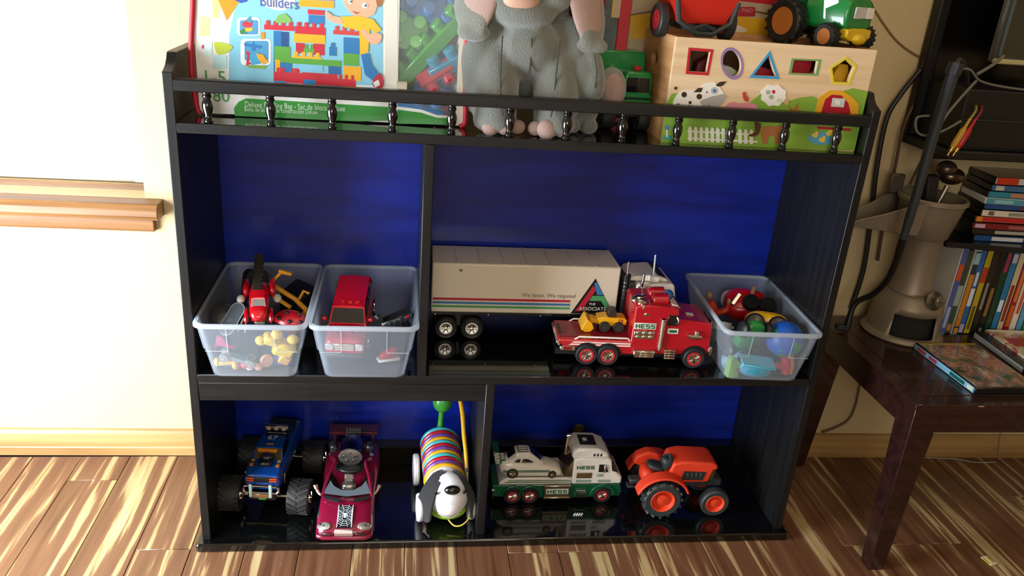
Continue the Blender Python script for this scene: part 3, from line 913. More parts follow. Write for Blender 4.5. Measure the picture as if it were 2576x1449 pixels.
for y in (.0, .092):
    tyre(tk, (0, y, .0415), .0395, .026, 16, .62, 'tr_rear')
for y in (.004, .088):
    tyre(tk, (.113, y, .0300), .0300, .020, 0, .64, 'tr_front')

# ------------------------------------------------------------------ blue monster truck (nose towards the viewer, -y)
MB = mat('#0b3f8e', .25, coat=.5)
MTY = mat('#232425', .6)
mt_ = thing('monster_truck', 'blue monster truck with huge black tyres and chrome bull bar', 'toy truck', (.1000, .0880, Z3), -.11)
b = B()
hull(b, [(-.022, [(.026, .062), (.031, .066), (.032, .083), (.028, .091), (.010, .0925)]),
         (-.016, [(.027, .060), (.033, .064), (.034, .086), (.030, .094), (.010, .0955)]),
         (.030, [(.027, .060), (.034, .064), (.035, .091), (.031, .1015), (.010, .103)]),
         (.150, [(.027, .060), (.034, .064), (.035, .096), (.031, .104), (.010, .104)]),
         (.165, [(.026, .062), (.033, .066), (.034, .096), (.030, .102), (.010, .103)])], MB, 'y')
b.build('body', mt_, bevel=.002)
b = B()
hull(b, [(.020, [(.029, .098), (.012, .100)]), (.036, [(.026, .117), (.010, .119)]), (.070, [(.025, .121), (.010, .123)]), (.084, [(.029, .103), (.012, .104)])], MB, 'y')
cab = b.build('cab', mt_, bevel=.003)
quad(b := B(), [(-.025, .0205, .1010), (.025, .0205, .1010), (.0235, .0345, .1172), (-.0235, .0345, .1172)], mat('#2c2413', .08)); ws = b.build('windshield', cab)
b = B(); b.box((-.002, .0305, .1140), (.036, .0016, .0066), mat('#c8761a', .4), (-.85, 0, 0)); b.build('visor_sticker', ws)
for sx in (-1, 1):
    quad(b := B(), [(sx * .0289, .030, .103), (sx * .0264, .040, .115), (sx * .0264, .066, .117), (sx * .0287, .074, .103)], GLASSD, .0008 * sx); b.build('side_window', cab)
b = B(); b.text('67', .0175, mat('#c9ccd0', .4), frame((0, .061, .1234), (1, 0, 0), (0, 1, .10)), xs=1.1); b.box((0, .0430, .1212), (.014, .004, .001), mat('#b07a3c', .4)); b.build('roof_number', cab)
b = B(); b.box((.002, .086, .132), (.046, .008, .012), CHROME, ch=.002); lb = b.build('light_bar', mt_)
for k in (-1, 0, 1):
    B().lathe([(.0045, 0), (.0045, .002), (.001, .003)], (.002 + k * .0145, .0825, .132), mat('#a99a8c', .15), (0, -1, 0), 14).build('lamp', lb)
b = B(); b.cyl((-.018, .088, .104), (-.018, .087, .132), .002, DCHROME, n=8); b.cyl((.022, .088, .104), (.022, .087, .132), .002, DCHROME, n=8); b.tube([(-.018, .088, .118), (.022, .088, .118)], .002, DCHROME, 8); b.build('roll_bar', mt_)
b = B(); b.box((0, .010, .104), (.026, .026, .010), BLACKP, (.12, 0, 0), ch=.003); b.ell((0, .018, .109), (.013, .01, .007), mat('#2a2436', .15)); b.build('hood_scoop', mt_)
for sx in (-1, 1):
    b = B(); b.box((sx * .0245, .008, .1015), (.0065, .020, .001), mat('#4a4438', .4), (.14, 0, 0)); b.box((sx * .0245, .000, .1013), (.0065, .006, .0014), mat('#c8761a', .4), (.14, 0, 0)); b.box((sx * .0245, .013, .1026), (.0065, .005, .0014), mat('#b3854a', .4), (.14, 0, 0)); b.build('hood_sticker', mt_)
b = B(); b.box((0, -.0225, .0845), (.056, .002, .011), BLACKP, ch=.0005); gr = b.build('grille', mt_)
for sx in (-1, 1):
    for z in (.0825, .0875):
        B().box((sx * .0215, -.0236, z), (.014, .002, .0028), mat('#c4441d', .3), (0, sx * -.1, 0)).build('headlight_bar', gr)
b = B(); b.tube([(x, -.030, z) for x, z in rrect(0, .0675, .066, .015, .007)], .0026, CHROME, 8, True); bu = b.build('bull_bar', mt_)
for sx in (-1, 1):
    B().box((sx * .0185, -.0325, .066), (.006, .004, .028), mat('#b9d4d2', .3, .4), ch=.001).build('bar_upright', bu)
B().box((0, -.0305, .0535), (.032, .003, .008), mat('#b9906a', .25, .8), ch=.0005).build('skid_plate', bu)
b = B(); b.box((0, -.020, .047), (.054, .012, .016), BLACKP, ch=.003); b.box((0, .07, .046), (.040, .19, .016), BLACKP, ch=.003); b.build('frame', mt_)
B().box((.001, -.0265, .044), (.014, .002, .004), mat('#3f7d1d', .4), ch=.0005).build('green_tag', mt_)
for sx in (-1, 1):
    b = B(); b.box((sx * .037, .015, .074), (.003, .030, .022), CHROME, ch=.001); b.build('side_trim', mt_)
b = B(); b.box((0, .135, .108), (.05, .035, .010), mat('#131a2c', .5), ch=.002); b.build('cargo_bed', mt_)
for y in (.0, .135):
    b = B(); b.cyl((-.062, y, .034), (.062, y, .034), .004, CHROME, n=12); b.build('axle', mt_)
    for sx in (-1, 1):
        if 'monster' not in WHEELS:
            bt, br = B(), B(); wheel(bt, br, (0, 0, 0), .0325, .041, MTY, CHROME, rimr=.42, spokes=6, axis=0, lugs=18, tw=.55)
            o = bt.build('wheel', mt_); h = br.build('hub', o); WHEELS['monster'] = (o, h)
        else:
            o = dup(WHEELS['monster'][0], mt_); dup(WHEELS['monster'][1], o)
        o.location = (sx * .066, y, .0342)

# ------------------------------------------------------------------ maroon convertible with spider emblem
MAR = mat('#78102f', .22, coat=.7, spec=.6)
MARD = mat('#4c0a20', .3, coat=.5)
SIL = mat('#9a9894', .25, .85)
mc = thing('toy_convertible', 'maroon open-top toy car with a web stripe and spider emblem on its hood', 'toy car', (.2545, -.0105, Z3), -.025); mc.scale = (1.12, 1, 1)
b = B()
hull(b, [(-.001, [(.022, .006), (.038, .008), (.040, .014), (.034, .019), (.012, .020)]),
         (.012, [(.030, .003), (.047, .006), (.048, .018), (.042, .026), (.014, .028)]),
         (.040, [(.034, .003), (.048, .006), (.049, .026), (.042, .036), (.014, .040)]),
         (.072, [(.034, .003), (.046, .006), (.047, .036), (.042, .050), (.016, .052)]),
         (.080, [(.034, .003), (.046, .006), (.047, .038), (.043, .053), (.016, .030)]),
         (.135, [(.034, .003), (.046, .006), (.048, .042), (.044, .058), (.018, .030)]),
         (.142, [(.034, .003), (.046, .006), (.049, .044), (.045, .062), (.016, .062)]),
         (.190, [(.034, .003), (.049, .006), (.052, .046), (.046, .072), (.016, .072)]),
         (.235, [(.034, .004), (.047, .008), (.049, .046), (.042, .068), (.016, .070)]),
         (.246, [(.030, .010), (.042, .014), (.043, .044), (.036, .058), (.014, .060)])], MAR, 'y')
b.build('body', mc, sub=1)
b = B(); b.prism([(-.046, .002), (-.034, -.004), (.034, -.004), (.046, .002), (.0485, .030), (.0465, .055), (-.0465, .055), (-.0485, .030)], .004, .013, MAR, 'xy'); b.build('front_splitter', mc, bevel=.003, seg=3)
b = B(); b.rings([[(.0385, y, .0575 + k), (.0150, y, .0345), (-.0150, y, .0345), (-.0385, y, .0575 + k), (-.0385, y, .0545 + k), (-.0150, y, .0315), (.0150, y, .0315), (.0385, y, .0545 + k)] for y, k in ((.080, -.002), (.105, .0005), (.138, .004))], mat('#15171a', .5)); b.build('cockpit_liner', mc)
b = B(); b.prism([(-.040, .070), (-.030, .096), (-.0235, .085), (-.010, .0765), (.010, .0765), (.0235, .085), (.030, .096), (.040, .070), (.0, .064)], 0, .0016, mat('#56616a', .15, coat=.5), 'xy', T=Matrix.Translation((0, .0, .0535)) @ Matrix.Translation((0, .066, 0)) @ Matrix.Rotation(.55, 4, 'X') @ Matrix.Translation((0, -.066, 0))); b.build('windshield', mc)
for sx in (-1, 1):
    b = B(); b.tube([(sx * .042, .064, .053), (sx * .035, .100, .073), (sx * .0265, .135, .082), (sx * .033, .158, .076)], [.0025, .0028, .0030, .006], MAR, 8, smooth=5); b.build('roof_strut', mc)
    b = B(); b.tube([(sx * .044, .068, .053), (sx * .050, .074, .058), (sx * .0545, .080, .068)], [.002, .0028, .0038], CHROME, 8, smooth=4); b.build('wing_mirror', mc)
    b = B(); b.ell((sx * .0335, .0125, .0245), (.0130, .0085, .0035), mat('#b9b4ac', .15, .6), (.45, sx * .25, sx * .45)); hl = b.build('headlight', mc)
    b = B()
    for k in range(3):
        b.ell((sx * (.026 + k * .0075), .0075 + k * .0035, .0260 + k * .0007), (.0026, .0026, .0022), mat('#4a3f3a', .1), nu=10, nv=6)
    b.build('lamp_lens', hl, stuff=True)
    b = B(); b.box((sx * .0285, -.0035, .0185), (.018, .003, .0055), mat('#3b2420', .3), (0, sx * .25, sx * .25), ch=.001); b.build('air_intake', mc)
    quad(b := B(), [(sx * .012, .056, .0535), (sx * .040, .066, .0535), (sx * .035, .058, .0515), (sx * .012, .047, .0510)], mat('#33363a', .35, .5), .0012 * -sx); b.build('cowl_mesh', mc)
# hood stripe with web and generic spider
TH = frame((0, .0285, .0345), (1, 0, 0), (0, .925, .38))
b = B(); b.prism([(-.0125, -.024), (.0125, -.024), (.0125, .022), (-.0125, .022)], 0, .0024, mat('#14161a', .3), 'xy', T=TH); hs = b.build('hood_stripe', mc)
LN = mat('#c9d6de', .3)
b = B(); F = TH @ Matrix.Translation((0, 0, .0026))
for sx in (-1, 1):
    b.prism([(sx * .0112, -.024), (sx * .0125, -.024), (sx * .0125, .022), (sx * .0112, .022)], 0, .0006, LN, 'xy', T=F)
for k in range(12):
    a = 2 * math.pi * k / 12 + .26; d = (math.cos(a), math.sin(a))
    p0 = F @ Vector((d[0] * .0075, d[1] * .0095, .0002)); L_ = min(.0112 / max(abs(d[0]), .01), .023 / max(abs(d[1]), .01)); p1 = F @ Vector((d[0] * L_, d[1] * L_, .0002))
    b.cyl(p0, p1, .00035, LN, n=5)
for k in (1.0, 1.35, 1.75, 2.15):
    pts = []
    for j in range(12):
        a = 2 * math.pi * j / 12 + .26
        x, y = math.cos(a) * .0078 * k, math.sin(a) * .0098 * k
        pts.append(F @ Vector((max(-.0112, min(.0112, x)), max(-.0235, min(.0215, y)), .0002)))
    b.tube(pts, .00035, LN, 5, True)
b.build('web_print', hs)
b = B(); b.ell(F @ Vector((0, -.0012, .0003)), (.0022, .0042, .0006), LN, (.35, 0, 0), 10, 6); b.ell(F @ Vector((0, .0040, .0003)), (.0018, .0020, .0006), LN, (.35, 0, 0), 10, 6)
for sx in (-1, 1):
    for (x1, y1, x2, y2) in ((.0035, .0062, .0030, .0085), (.0050, .0045, .0058, .0070), (.0048, .0010, .0056, -.0030), (.0036, -.0004, .0036, -.0066)):
        b.tube([F @ Vector((sx * .001, .0030, .0004)), F @ Vector((sx * x1, y1, .0005)), F @ Vector((sx * x2, y2, .0003))], .0005, LN, 5)
b.build('spider_emblem', hs)
b = B(); b.box((0, .0015, .0205), (.031, .008, .009), mat('#c9b5b1', .3, .4), (-.5, 0, 0), ch=.002)
for k in range(12):
    b.box((-.0138 + k * .0025, -.0028, .0195), (.0012, .002, .009), mat('#a58a88', .3, .4), (-.5, 0, 0))
b.build('front_grille', mc)
b = B(); b.ell((0, .100, .045), (.014, .012, .016), SIL, sq=.7); b.box((0, .107, .062), (.016, .004, .022), SIL, (-.3, 0, 0), ch=.002); b.build('seat', mc)
b = B(); b.lathe([(.0185, -.016), (.0205, .0), (.0200, .026), (.012, .040)], (0, .155, .094), DCHROME, (0, 1, .12), 24)
eng = b.build('jet_engine', mc)
b = B(); b.lathe([(.0205, 0), (.0205, .003), (.018, .004), (.0001, .004)], (0, .1395, .0925), SIL, (0, -1, -.12), 24); ep = b.build('engine_face', mc)
for k in range(5):
    a = R(90 + 72 * k)
    B().lathe([(.0028, 0), (.0028, .0014), (.0018, .0014), (.0016, .0003)], (.0105 * math.cos(a), .1355 - .0012 * math.sin(a), .0920 + .0105 * math.sin(a)), DCHROME, (0, -1, -.12), 12).build('nozzle', ep)
b = B(); b.prism(circ(0, .138, .026, .022), .066, .074, mat('#101113', .4), 'xy'); b.build('engine_cradle', mc, bevel=.003)
for sx in (-1, 1):
    b = B(); b.box((sx * .031, .165, .098), (.012, .020, .018), mat('#3a3b3d', .3, .5), (.2, sx * .3, 0), ch=.003); b.cyl((sx * .036, .150, .090), (sx * .036, .160, .092), .004, CHROME, n=10); b.build('side_pod', mc)
quad(b := B(), [(-.013, .196, .098), (.013, .196, .098), (.013, .212, .112), (-.013, .212, .112)], SIL, .002)
for j in range(4):
    for i in range(4):
        b.box((-.009 + i * .006, .1985 + j * .0036, .1012 + j * .0034), (.0042, .0024, .0024), BLACKP, (.72, 0, 0))
b.build('engine_grille', mc)
b = B(); b.prism([(-.044, .212), (.044, .212), (.048, .244), (-.048, .244)], .095, .102, MARD, 'xy'); b.box((-.034, .226, .083), (.006, .014, .028), MARD, ch=.001); b.box((.034, .226, .083), (.006, .014, .028), MARD, ch=.001); b.build('rear_wing', mc, bevel=.002)
for y, r in ((.046, .0165), (.198, .0235)):
    for sx in (-1, 1):
        key = 'conv%d' % int(r * 1e4)
        if key not in WHEELS:
            bt, br = B(), B(); wheel(bt, br, (0, 0, 0), r, .014, MTY, CHROME, rimr=.62, spokes=8, axis=0)
            o = bt.build('wheel', mc); h = br.build('hub', o); WHEELS[key] = (o, h)
        else:
            o = dup(WHEELS[key][0], mc); dup(WHEELS[key][1], o)
        o.location = (sx * .0395, y, r)

# ------------------------------------------------------------------ striped puppy pull toy
DW = mat('#e3e2e6', .3, coat=.3)
FELT = mat('#17181b', .9, sheen=.3)
dg_ = thing('pull_along_puppy', 'puppy pull toy with rainbow striped body and black felt ears', 'pull toy', (.4440, .065, Z3), .05)
cols = ['#e0a512', '#6c3f98', '#b01226', '#3fb0b5']
b = B(); b.lathe([(.020, 0), (.036, .006), (.038, .02), (.038, .138), (.034, .150), (.020, .157), (.002, .159)], (0, -.002, .062), DW, (0, 1, .10), 28); b.build('body', dg_)
for k in range(12):
    c = cols[k % 4]; y = .016 + k * .0102
    b = B(); b.lathe([(.0375, 0), (.0408, .0016), (.0416, .0046), (.0408, .0080), (.0375, .0097)], (0, y, .0638 + y * .10), mat(c, .28, coat=.4), (0, 1, .10), 32, False); b.build('striped_ring', dg_, smooth=60)
b = B(); b.ell((.004, -.020, .062), (.0390, .036, .0435), DW, (-.25, 0, 0), 28, 18); b.ell((.004, -.030, .050), (.030, .030, .026), DW, None, 24, 14)
hd = b.build('head', dg_)
b = B(); b.ell((.0075, -.047, .0905), (.0155, .009, .0100), mat('#0e0e10', .2, coat=.4), (.5, 0, 0), 20, 12); b.build('nose', hd)
for sx, dx in ((-1, .003), (1, .006)):
    b = B(); b.ell((dx + sx * .0255, -.0455, .0845), (.0036, .0024, .0062), mat('#0e0e10', .1, coat=.5), (.3, 0, sx * .5), 12, 8); b.build('eye', hd)
b = B(); b.tube([(-.018, -.052, .042), (-.006, -.0605, .040), (.008, -.0625, .040), (.022, -.0565, .044)], .0006, mat('#b9b0b4', .5), 6, smooth=4); b.build('mouth', hd)
for sx in (-1, 1):
    b = B(); pts = [(sx * .010 + .004, -.004, .104), (sx * .026 + .004, -.020, .095), (sx * .040 + .004, -.030, .070), (sx * .047 + .004, -.034, .042), (sx * .047 + .004, -.036, .016)]
    rs = []
    ek = 1.0 if sx < 0 else .5
    for q, wd in zip(spline([Vector(p) for p in pts], 3), [ek * e for e in (.006, .010, .013, .014, .015, .016, .017, .018, .019, .0195, .019, .016, .008)]):
        rs.append([q + Vector((sx * .0016, wd * .5, 0)), q + Vector((sx * .0016, -wd * .5, 0)), q + Vector((-sx * .0016, -wd * .5, 0)), q + Vector((-sx * .0016, wd * .5, 0))] if False else
                  [q + Vector((-wd * .62 * sx, -wd * .95, 0)) + Vector((sx * .002, -.001, 0)), q + Vector((wd * .62 * sx, wd * .95, 0)) + Vector((sx * .002, -.001, 0)), q + Vector((wd * .62 * sx, wd * .95, 0)) - Vector((sx * .002, -.001, 0)), q + Vector((-wd * .62 * sx, -wd * .95, 0)) - Vector((sx * .002, -.001, 0))])
    b.rings(rs, FELT); b.build('felt_ear', dg_, bevel=.001)
for sx in (-1, 1):
    for y, r, k in ((-.012, .0275, 1.0), (.106, .0330, 1.0)):
        b = B(); b.lathe([(r * .6, -.006), (r * .92, -.006), (r, -.003), (r, .003), (r * .92, .006), (r * .3, .0075)], (sx * .050, y, r), DW, (sx, 0, 0), 24); b.build('wheel', dg_)
b = B(); b.box((0, .040, .026), (.070, .13, .014), mat('#8dbb2a', .4), ch=.004); b.ell((.004, -.018, .026), (.036, .028, .014), mat('#8dbb2a', .4)); b.build('green_base', dg_)
GT = mat('#3d9a3a', .35, coat=.3)
b = B(); b.tube([(.0, .142, .108), (.001, .144, .130), (.002, .145, .150)], [.0065, .0055, .0060], GT, 12); b.ell((.003, .145, .170), (.0205, .0205, .0235), GT); b.build('tail', dg_)
b = B(); yl = mat('#d9a417', .35)
pts = [(.034, .135, .182), (.036, .125, .186), (.040, .105, .165), (.041, .075, .135), (.043, .045, .108), (.043, .025, .088)]
b.tube(pts, [.0035, .0045, .0048, .0045, .0042, .0035], yl, 10, smooth=4); b.build('pull_handle', dg_)
b = B(); b.tube([(.002, -.040, .020), (.014, -.052, .012), (.030, -.052, .013), (.044, -.040, .022), (.046, -.015, .04), (.044, .02, .082)], .0015, mat('#cfc24a', .5), 6, smooth=5); b.build('cord', dg_)
# ------------------------------------------------------------------ contents of the clear bins


def vehicle(t, secs, cabin, m, glass=GLASSD, sub=1, bevel=.002):
    """little road vehicle, nose towards -y: lofted body and cabin"""
    b = B(); hull(b, secs, m, 'y'); b.build('body', t, sub=sub)
    b = B(); hull(b, cabin, m, 'y'); return b.build('cabin', t, bevel=bevel)


def axw(t, key, c, r, wd, rim=None, tire=None, spokes=6):
    if key not in WHEELS:
        bt, br = B(), B(); wheel(bt, br, (0, 0, 0), r, wd, tire or RUBBER, rim or CHROME, rimr=.6, spokes=spokes, axis=0)
        o = bt.build('wheel', t); h = br.build('hub', o); WHEELS[key] = (o, h)
    else:
        o = dup(WHEELS[key][0], t); dup(WHEELS[key][1], o)
    o.location = c


# --- second bin: red car
SR = mat('#bb0d1c', .22, coat=.6)
sv = thing('toy_suv', 'big red toy car tipped nose down in the clear bin', 'toy car', (.2560, .0200, .3770), rot=(R(10), 0, R(-3)))
cab = vehicle(sv, [(0, [(.028, .012), (.032, .016), (.032, .036), (.026, .042), (.010, .043)]),
                   (.004, [(.030, .008), (.035, .012), (.035, .040), (.029, .045), (.010, .046)]),
                   (.050, [(.030, .008), (.036, .012), (.036, .042), (.031, .049), (.010, .050)]),
                   (.180, [(.030, .008), (.036, .012), (.036, .042), (.031, .049), (.010, .050)]),
                   (.187, [(.028, .012), (.033, .016), (.033, .040), (.028, .047), (.010, .048)])],
              [(.046, [(.033, .046), (.012, .048)]), (.070, [(.0285, .0685), (.010, .070)]), (.100, [(.0285, .0705), (.010, .072)]), (.172, [(.0285, .0695), (.010, .071)]), (.186, [(.033, .046), (.012, .047)])], SR, sub=1, bevel=.004)
quad(b := B(), [(-.029, .0475, .0492), (.029, .0475, .0492), (.0255, .0672, .0668), (-.0255, .0672, .0668)], GLASSD, .0009); b.build('windshield', cab)
for sx in (-1, 1):
    for y0, y1 in ((.074, .096), (.102, .128), (.134, .162)):
        quad(b := B(), [(sx * .0326, y0 - .006 if y0 < .08 else y0, .052), (sx * .0298, y0 + .004, .0655), (sx * .0298, y1, .0655), (sx * .0326, y1, .052)], GLASSD, .0008 * sx); b.build('side_window', cab)
    b = B(); b.ell((sx * .040, .056, .051), (.005, .0035, .0042), SR); b.build('wing_mirror', sv)
    b = B(); b.box((sx * .025, .0005, .031), (.015, .004, .014), mat('#c9c2c0', .12, coat=.4), ch=.002); b.build('headlight', sv)
    for k in range(4):
        quad(b := B(), [(sx * (.012 + k * .0055), .018 + k * .004, .0475), (sx * (.0135 + k * .0055), .016 + k * .004, .0475), (sx * (.0165 + k * .0055), .034 + k * .002, .0492), (sx * (.0150 + k * .0055), .036 + k * .002, .0492)], mat('#cf9a8c' if k % 2 else '#3a1415', .4), .0012); b.build('flame_print', sv)
b = B(); b.box((0, -.0005, .032), (.034, .003, .014), CHROME, ch=.001)
for k in range(3):
    b.box((0, -.0022, .0275 + k * .0046), (.032, .002, .0018), mat('#e7e2d8', .2, .6))
b.build('grille', sv)
b = B(); b.box((0, .001, .014), (.066, .008, .010), mat('#3a3a3d', .4), ch=.003); b.build('bumper', sv)
b = B(); OR = mat('#d8481f', .3)
for k, ch in enumerate(('T', 'G', 'O')):
    b.text(ch, .0075, OR, frame(((k - 1) * .0125 + .002, .080, .0716), (1, 0, 0), (0, 1, .05)), depth=.0010, xs=1.3)
b.build('roof_lettering', cab)
for y in (.034, .150):
    for sx in (-1, 1):
        axw(sv, 'suv', (sx * .031, y, .0155), .0155, .012)
# black robot piece and red piece
BKM = mat('#18191b', .3, coat=.3)
bt = thing('toy_blaster', 'shiny black toy blaster piece beside the red car', 'toy part', (.3440, .066, .4380), rot=(R(20), R(-20), R(12)))
b = B(); b.box((0, 0, .004), (.060, .022, .016), BKM, ch=.004); b.box((-.026, 0, .016), (.008, .010, .022), BKM, (0, -.4, 0), ch=.002); b.build('body', bt)
for k in range(5):
    B().box((-.016 + k * .010, -.0115, .006), (.004, .003, .012), mat('#3b3c40', .25, .4), (0, .3, 0), ch=.001).build('rib', bt)
b = B(); b.cyl((-.032, 0, .024), (-.034, 0, .034), .004, CHROME, n=10); b.build('chrome_tip', bt)
b = B(); b.box((.018, -.012, .010), (.007, .003, .003), mat('#b0182e', .3)); b.build('red_button', bt)
b = B(); b.cyl((.012, .004, -.002), (.012, .004, -.050), .007, BKM, n=10); b.build('grip', bt)
rp = thing('toy_shoe', 'red toy shoe lying behind the front wall of the red car bin', 'toy part', (.330, .045, .3685), .3)
b = B(); hull(b, [(-.018, [(.006, .004), (.008, .010), (.004, .016)]), (0, [(.008, .004), (.011, .014), (.006, .024)]), (.018, [(.007, .004), (.009, .014), (.005, .030)])], mat('#b8142a', .35), 'x'); b.build('upper', rp, sub=1)
b = B(); b.box((0, 0, .003), (.040, .020, .005), mat('#e6dfd8', .5), ch=.002); b.build('sole', rp)

# --- first bin
tw = thing('toy_tow_truck', 'red die-cast tow truck with a long dark boom on top of the toy bin', 'toy truck', (.1150, .020, .4405), rot=(R(22), 0, R(7)))
vehicle(tw, [(0, [(.012, .004), (.014, .006), (.014, .018), (.011, .022), (.004, .023)]), (.028, [(.013, .003), (.016, .005), (.016, .022), (.012, .026), (.004, .027)]), (.038, [(.013, .003), (.016, .005), (.016, .022), (.012, .026), (.004, .027)]), (.100, [(.016, .003), (.020, .005), (.020, .018), (.016, .022), (.006, .023)])],
        [(.024, [(.013, .024), (.005, .025)]), (.034, [(.011, .036), (.005, .037)]), (.052, [(.011, .037), (.005, .038)]), (.056, [(.013, .022), (.005, .023)])], SR)
b = B(); b.box((.002, -.001, .012), (.016, .002, .005), mat('#8c8a84', .25, .8), ch=.0005); b.build('grille', tw)
quad(b := B(), [(-.010, .0245, .0265), (.010, .0245, .0265), (.009, .0325, .0345), (-.009, .0325, .0345)], GLASSD, .0007); b.build('windshield', tw)
for sx in (-1, 1):
    b = B(); b.box((sx * .022, .078, .016), (.010, .034, .020), SR, ch=.004); b.build('rear_fender', tw)
    b = B(); b.box((sx * .020, .016, .012), (.007, .030, .012), SR, ch=.003); b.build('side_step', tw)
    b = B(); b.ell((sx * .030, .056, .012), (.007, .009, .006), mat('#bdb8ad', .35)); b.build('lifting_arm', tw)
DK = mat('#3c3a36', .55, .3)
b = B(); b.box((-.002, .104, .0250), (.015, .105, .008), DK, (R(-3), 0, R(-2)), ch=.002)
for k in range(8):
    b.box((-.002, .062 + k * .012, .0300 - k * .0006), (.017, .003, .003), DK, (R(-3), 0, 0))
b.build('boom', tw)
for y in (.018, .080):
    for sx in (-1, 1):
        axw(tw, 'tow', (sx * .016, y, .0065), .0085, .006, mat('#55534f', .4))
bk = thing('black_track_unit', 'matt black tracked toy part standing at the back of the toy bin', 'toy part', (.078, .165, .405), rot=(R(-15), R(12), R(24)))
b = B(); b.prism(rrect(0, .035, .040, .085, .012), -.015, .015, mat('#0d0d0e', .6), 'xz'); b.build('track', bk, bevel=.002)
for k in range(3):
    B().cyl((0, -.017, .010 + k * .024), (0, .017, .010 + k * .024), .008, mat('#17171a', .5), n=14).build('roller', bk)
dgr = thing('toy_excavator', 'black toy excavator with a yellow digging arm in the toy bin', 'toy excavator', (.152, .150, .395))
b = B(); b.box((.008, .020, .032), (.046, .055, .056), mat('#0e0f10', .5), (.2, .2, -.5), ch=.005); b.build('body', dgr)
DY = mat('#c98a12', .4)
b = B(); b.tube([(-.034, -.036, .084), (-.024, -.037, .082), (.012, -.045, .062), (.034, -.060, .046)], [.0050, .0048, .0042, .0048], DY, 8); b.box((.033, -.064, .044), (.012, .010, .010), DY, (0, .6, 0), ch=.001); b.build('main_arm', dgr)
b = B(); b.tube([(-.026, -.046, .068), (-.008, -.052, .058), (.006, -.060, .052)], .0036, DY, 8); b.build('lower_arm', dgr)
b = B(); b.tube([(-.030, -.034, .086), (-.020, -.030, .098), (-.012, -.028, .106)], .0030, DY, 8); b.box((-.006, -.028, .105), (.024, .008, .007), DY, (0, .30, .2), ch=.002); b.build('bucket_arm', dgr)
b = B(); b.tube([(.018, -.040, .060), (.026, -.036, .074), (.036, -.038, .070)], .0026, DY, 8); b.build('hook_arm', dgr)
lb = thing('ladybug_toy', 'red ladybug toy car with black spots in the toy bin', 'toy car', (.162, .056, .4275), rot=(R(-8), R(6), R(-14)))
b = B(); b.ell((0, 0, .008), (.031, .022, .020), mat('#b01524', .3, coat=.4)); sh = b.build('shell', lb)
b = B(); b.ell((0, 0, .003), (.0325, .0235, .008), mat('#101011', .4)); b.build('base', lb)
for x, y in ((-.016, -.017), (.004, -.0205), (.021, -.014), (-.006, -.010), (.014, -.004)):
    z = .008 + .020 * math.sqrt(max(0, 1 - (x / .031) ** 2 - (y / .022) ** 2))
    B().ell((x, y, z), (.0042, .0034, .0034), mat('#120e0e', .4), nu=12, nv=8).build('spot', sh)
gg = thing('toy_visor', 'clear grey toy visor lens leaning in the toy bin', 'toy part', (.0690, .036, .4480), rot=(R(48), R(6), R(-32)))
b = B(); b.prism(rrect(0, 0, .026, .058, .012), -.002, .002, clearplastic('smoked_lens', '#6d7880', .45, .15), 'xy'); b.build('lens', gg, bevel=.001)
b = B(); b.tube([(x, y, 0) for x, y in rrect(0, 0, .027, .059, .0125)], .0012, mat('#8b949b', .3), 6, True); b.build('edge', gg)
hm = thing('toy_helmet', 'dark grey toy helmet with a small white tag at the edge of the toy bin', 'toy part', (.050, .066, .432), rot=(R(12), R(-20), R(20)))
b = B(); b.ell((0, 0, .004), (.026, .028, .024), mat('#3c3a3c', .35, coat=.4)); b.build('shell', hm)
b = B(); b.tube([(-.02, -.022, .004), (0, -.031, .006), (.02, -.022, .004)], .003, mat('#1c242c', .3), 8, smooth=4); b.build('visor_band', hm)
b = B(); b.ell((.008, -.024, .014), (.005, .003, .003), mat('#dfe4e6', .3)); b.build('tag', hm)
bc = thing('blue_toy_block', 'dark blue toy block wedged behind the clear visor', 'toy part', (.082, .088, .438), rot=(R(10), R(20), R(30)))
b = B(); b.box((0, 0, 0), (.028, .032, .036), mat('#14264c', .35), ch=.004); b.build('body', bc)
B().cyl((0, 0, .017), (0, 0, .023), .008, mat('#14264c', .35), n=14).build('stud', bc)
cl = thing('metal_clip', 'silver bent wire clip in the toy bin', 'clip', (.0870, .022, .430), rot=(0, R(10), R(15)))
B().tube([(-.007, 0, 0), (-.003, 0, .020), (0, 0, .026), (.003, 0, .022), (.004, 0, 0)], .0016, CHROME, 8, smooth=4).build('wire', cl)
YT = mat('#e0bf2a', .35)
yt = thing('yellow_dump_truck', 'chunky yellow toy truck pressed against the front of the toy bin', 'toy truck', (.1360, .030, .3900), rot=(R(20), R(24), R(12)))
b = B(); b.box((.012, 0, .016), (.036, .026, .030), YT, ch=.005); b.build('cab', yt)
b = B(); b.box((-.014, 0, .026), (.030, .024, .018), YT, ch=.005); b.build('hopper', yt)
b = B(); b.box((.020, -.006, .0), (.020, .020, .020), mat('#d8a548', .4), ch=.003); b.build('ladle', yt)
for x, z in ((-.012, .044), (.016, .044), (-.030, .020)):
    B().ell((x, -.004, z), (.010, .008, .009), YT).build('knob', yt)
ch_ = thing('toy_car_chassis', 'silver toy car chassis with two bright wheels near the bin front', 'toy part', (.079, .014, .3855), rot=(0, R(18), R(4)))
b = B(); b.prism([(-.018, .001), (-.010, .004), (.010, .0025), (.016, .006), (.022, .003), (.022, -.003), (-.018, -.003)], -.010, .010, mat('#8fa3a8', .3, .5), 'xz'); b.build('plate', ch_, bevel=.001)
for x in (-.022, .022):
    for y in (-.012, .012):
        W_(ch_, (x, y, 0), 'chas', .0075, .005, mat('#6f8288', .4), CHROME, rimr=.8, spokes=8)
ya = thing('yellow_toy_bone', 'small pale yellow toy bar at the bottom of the toy bin', 'toy part', (.0585, .016, .3705), .2)
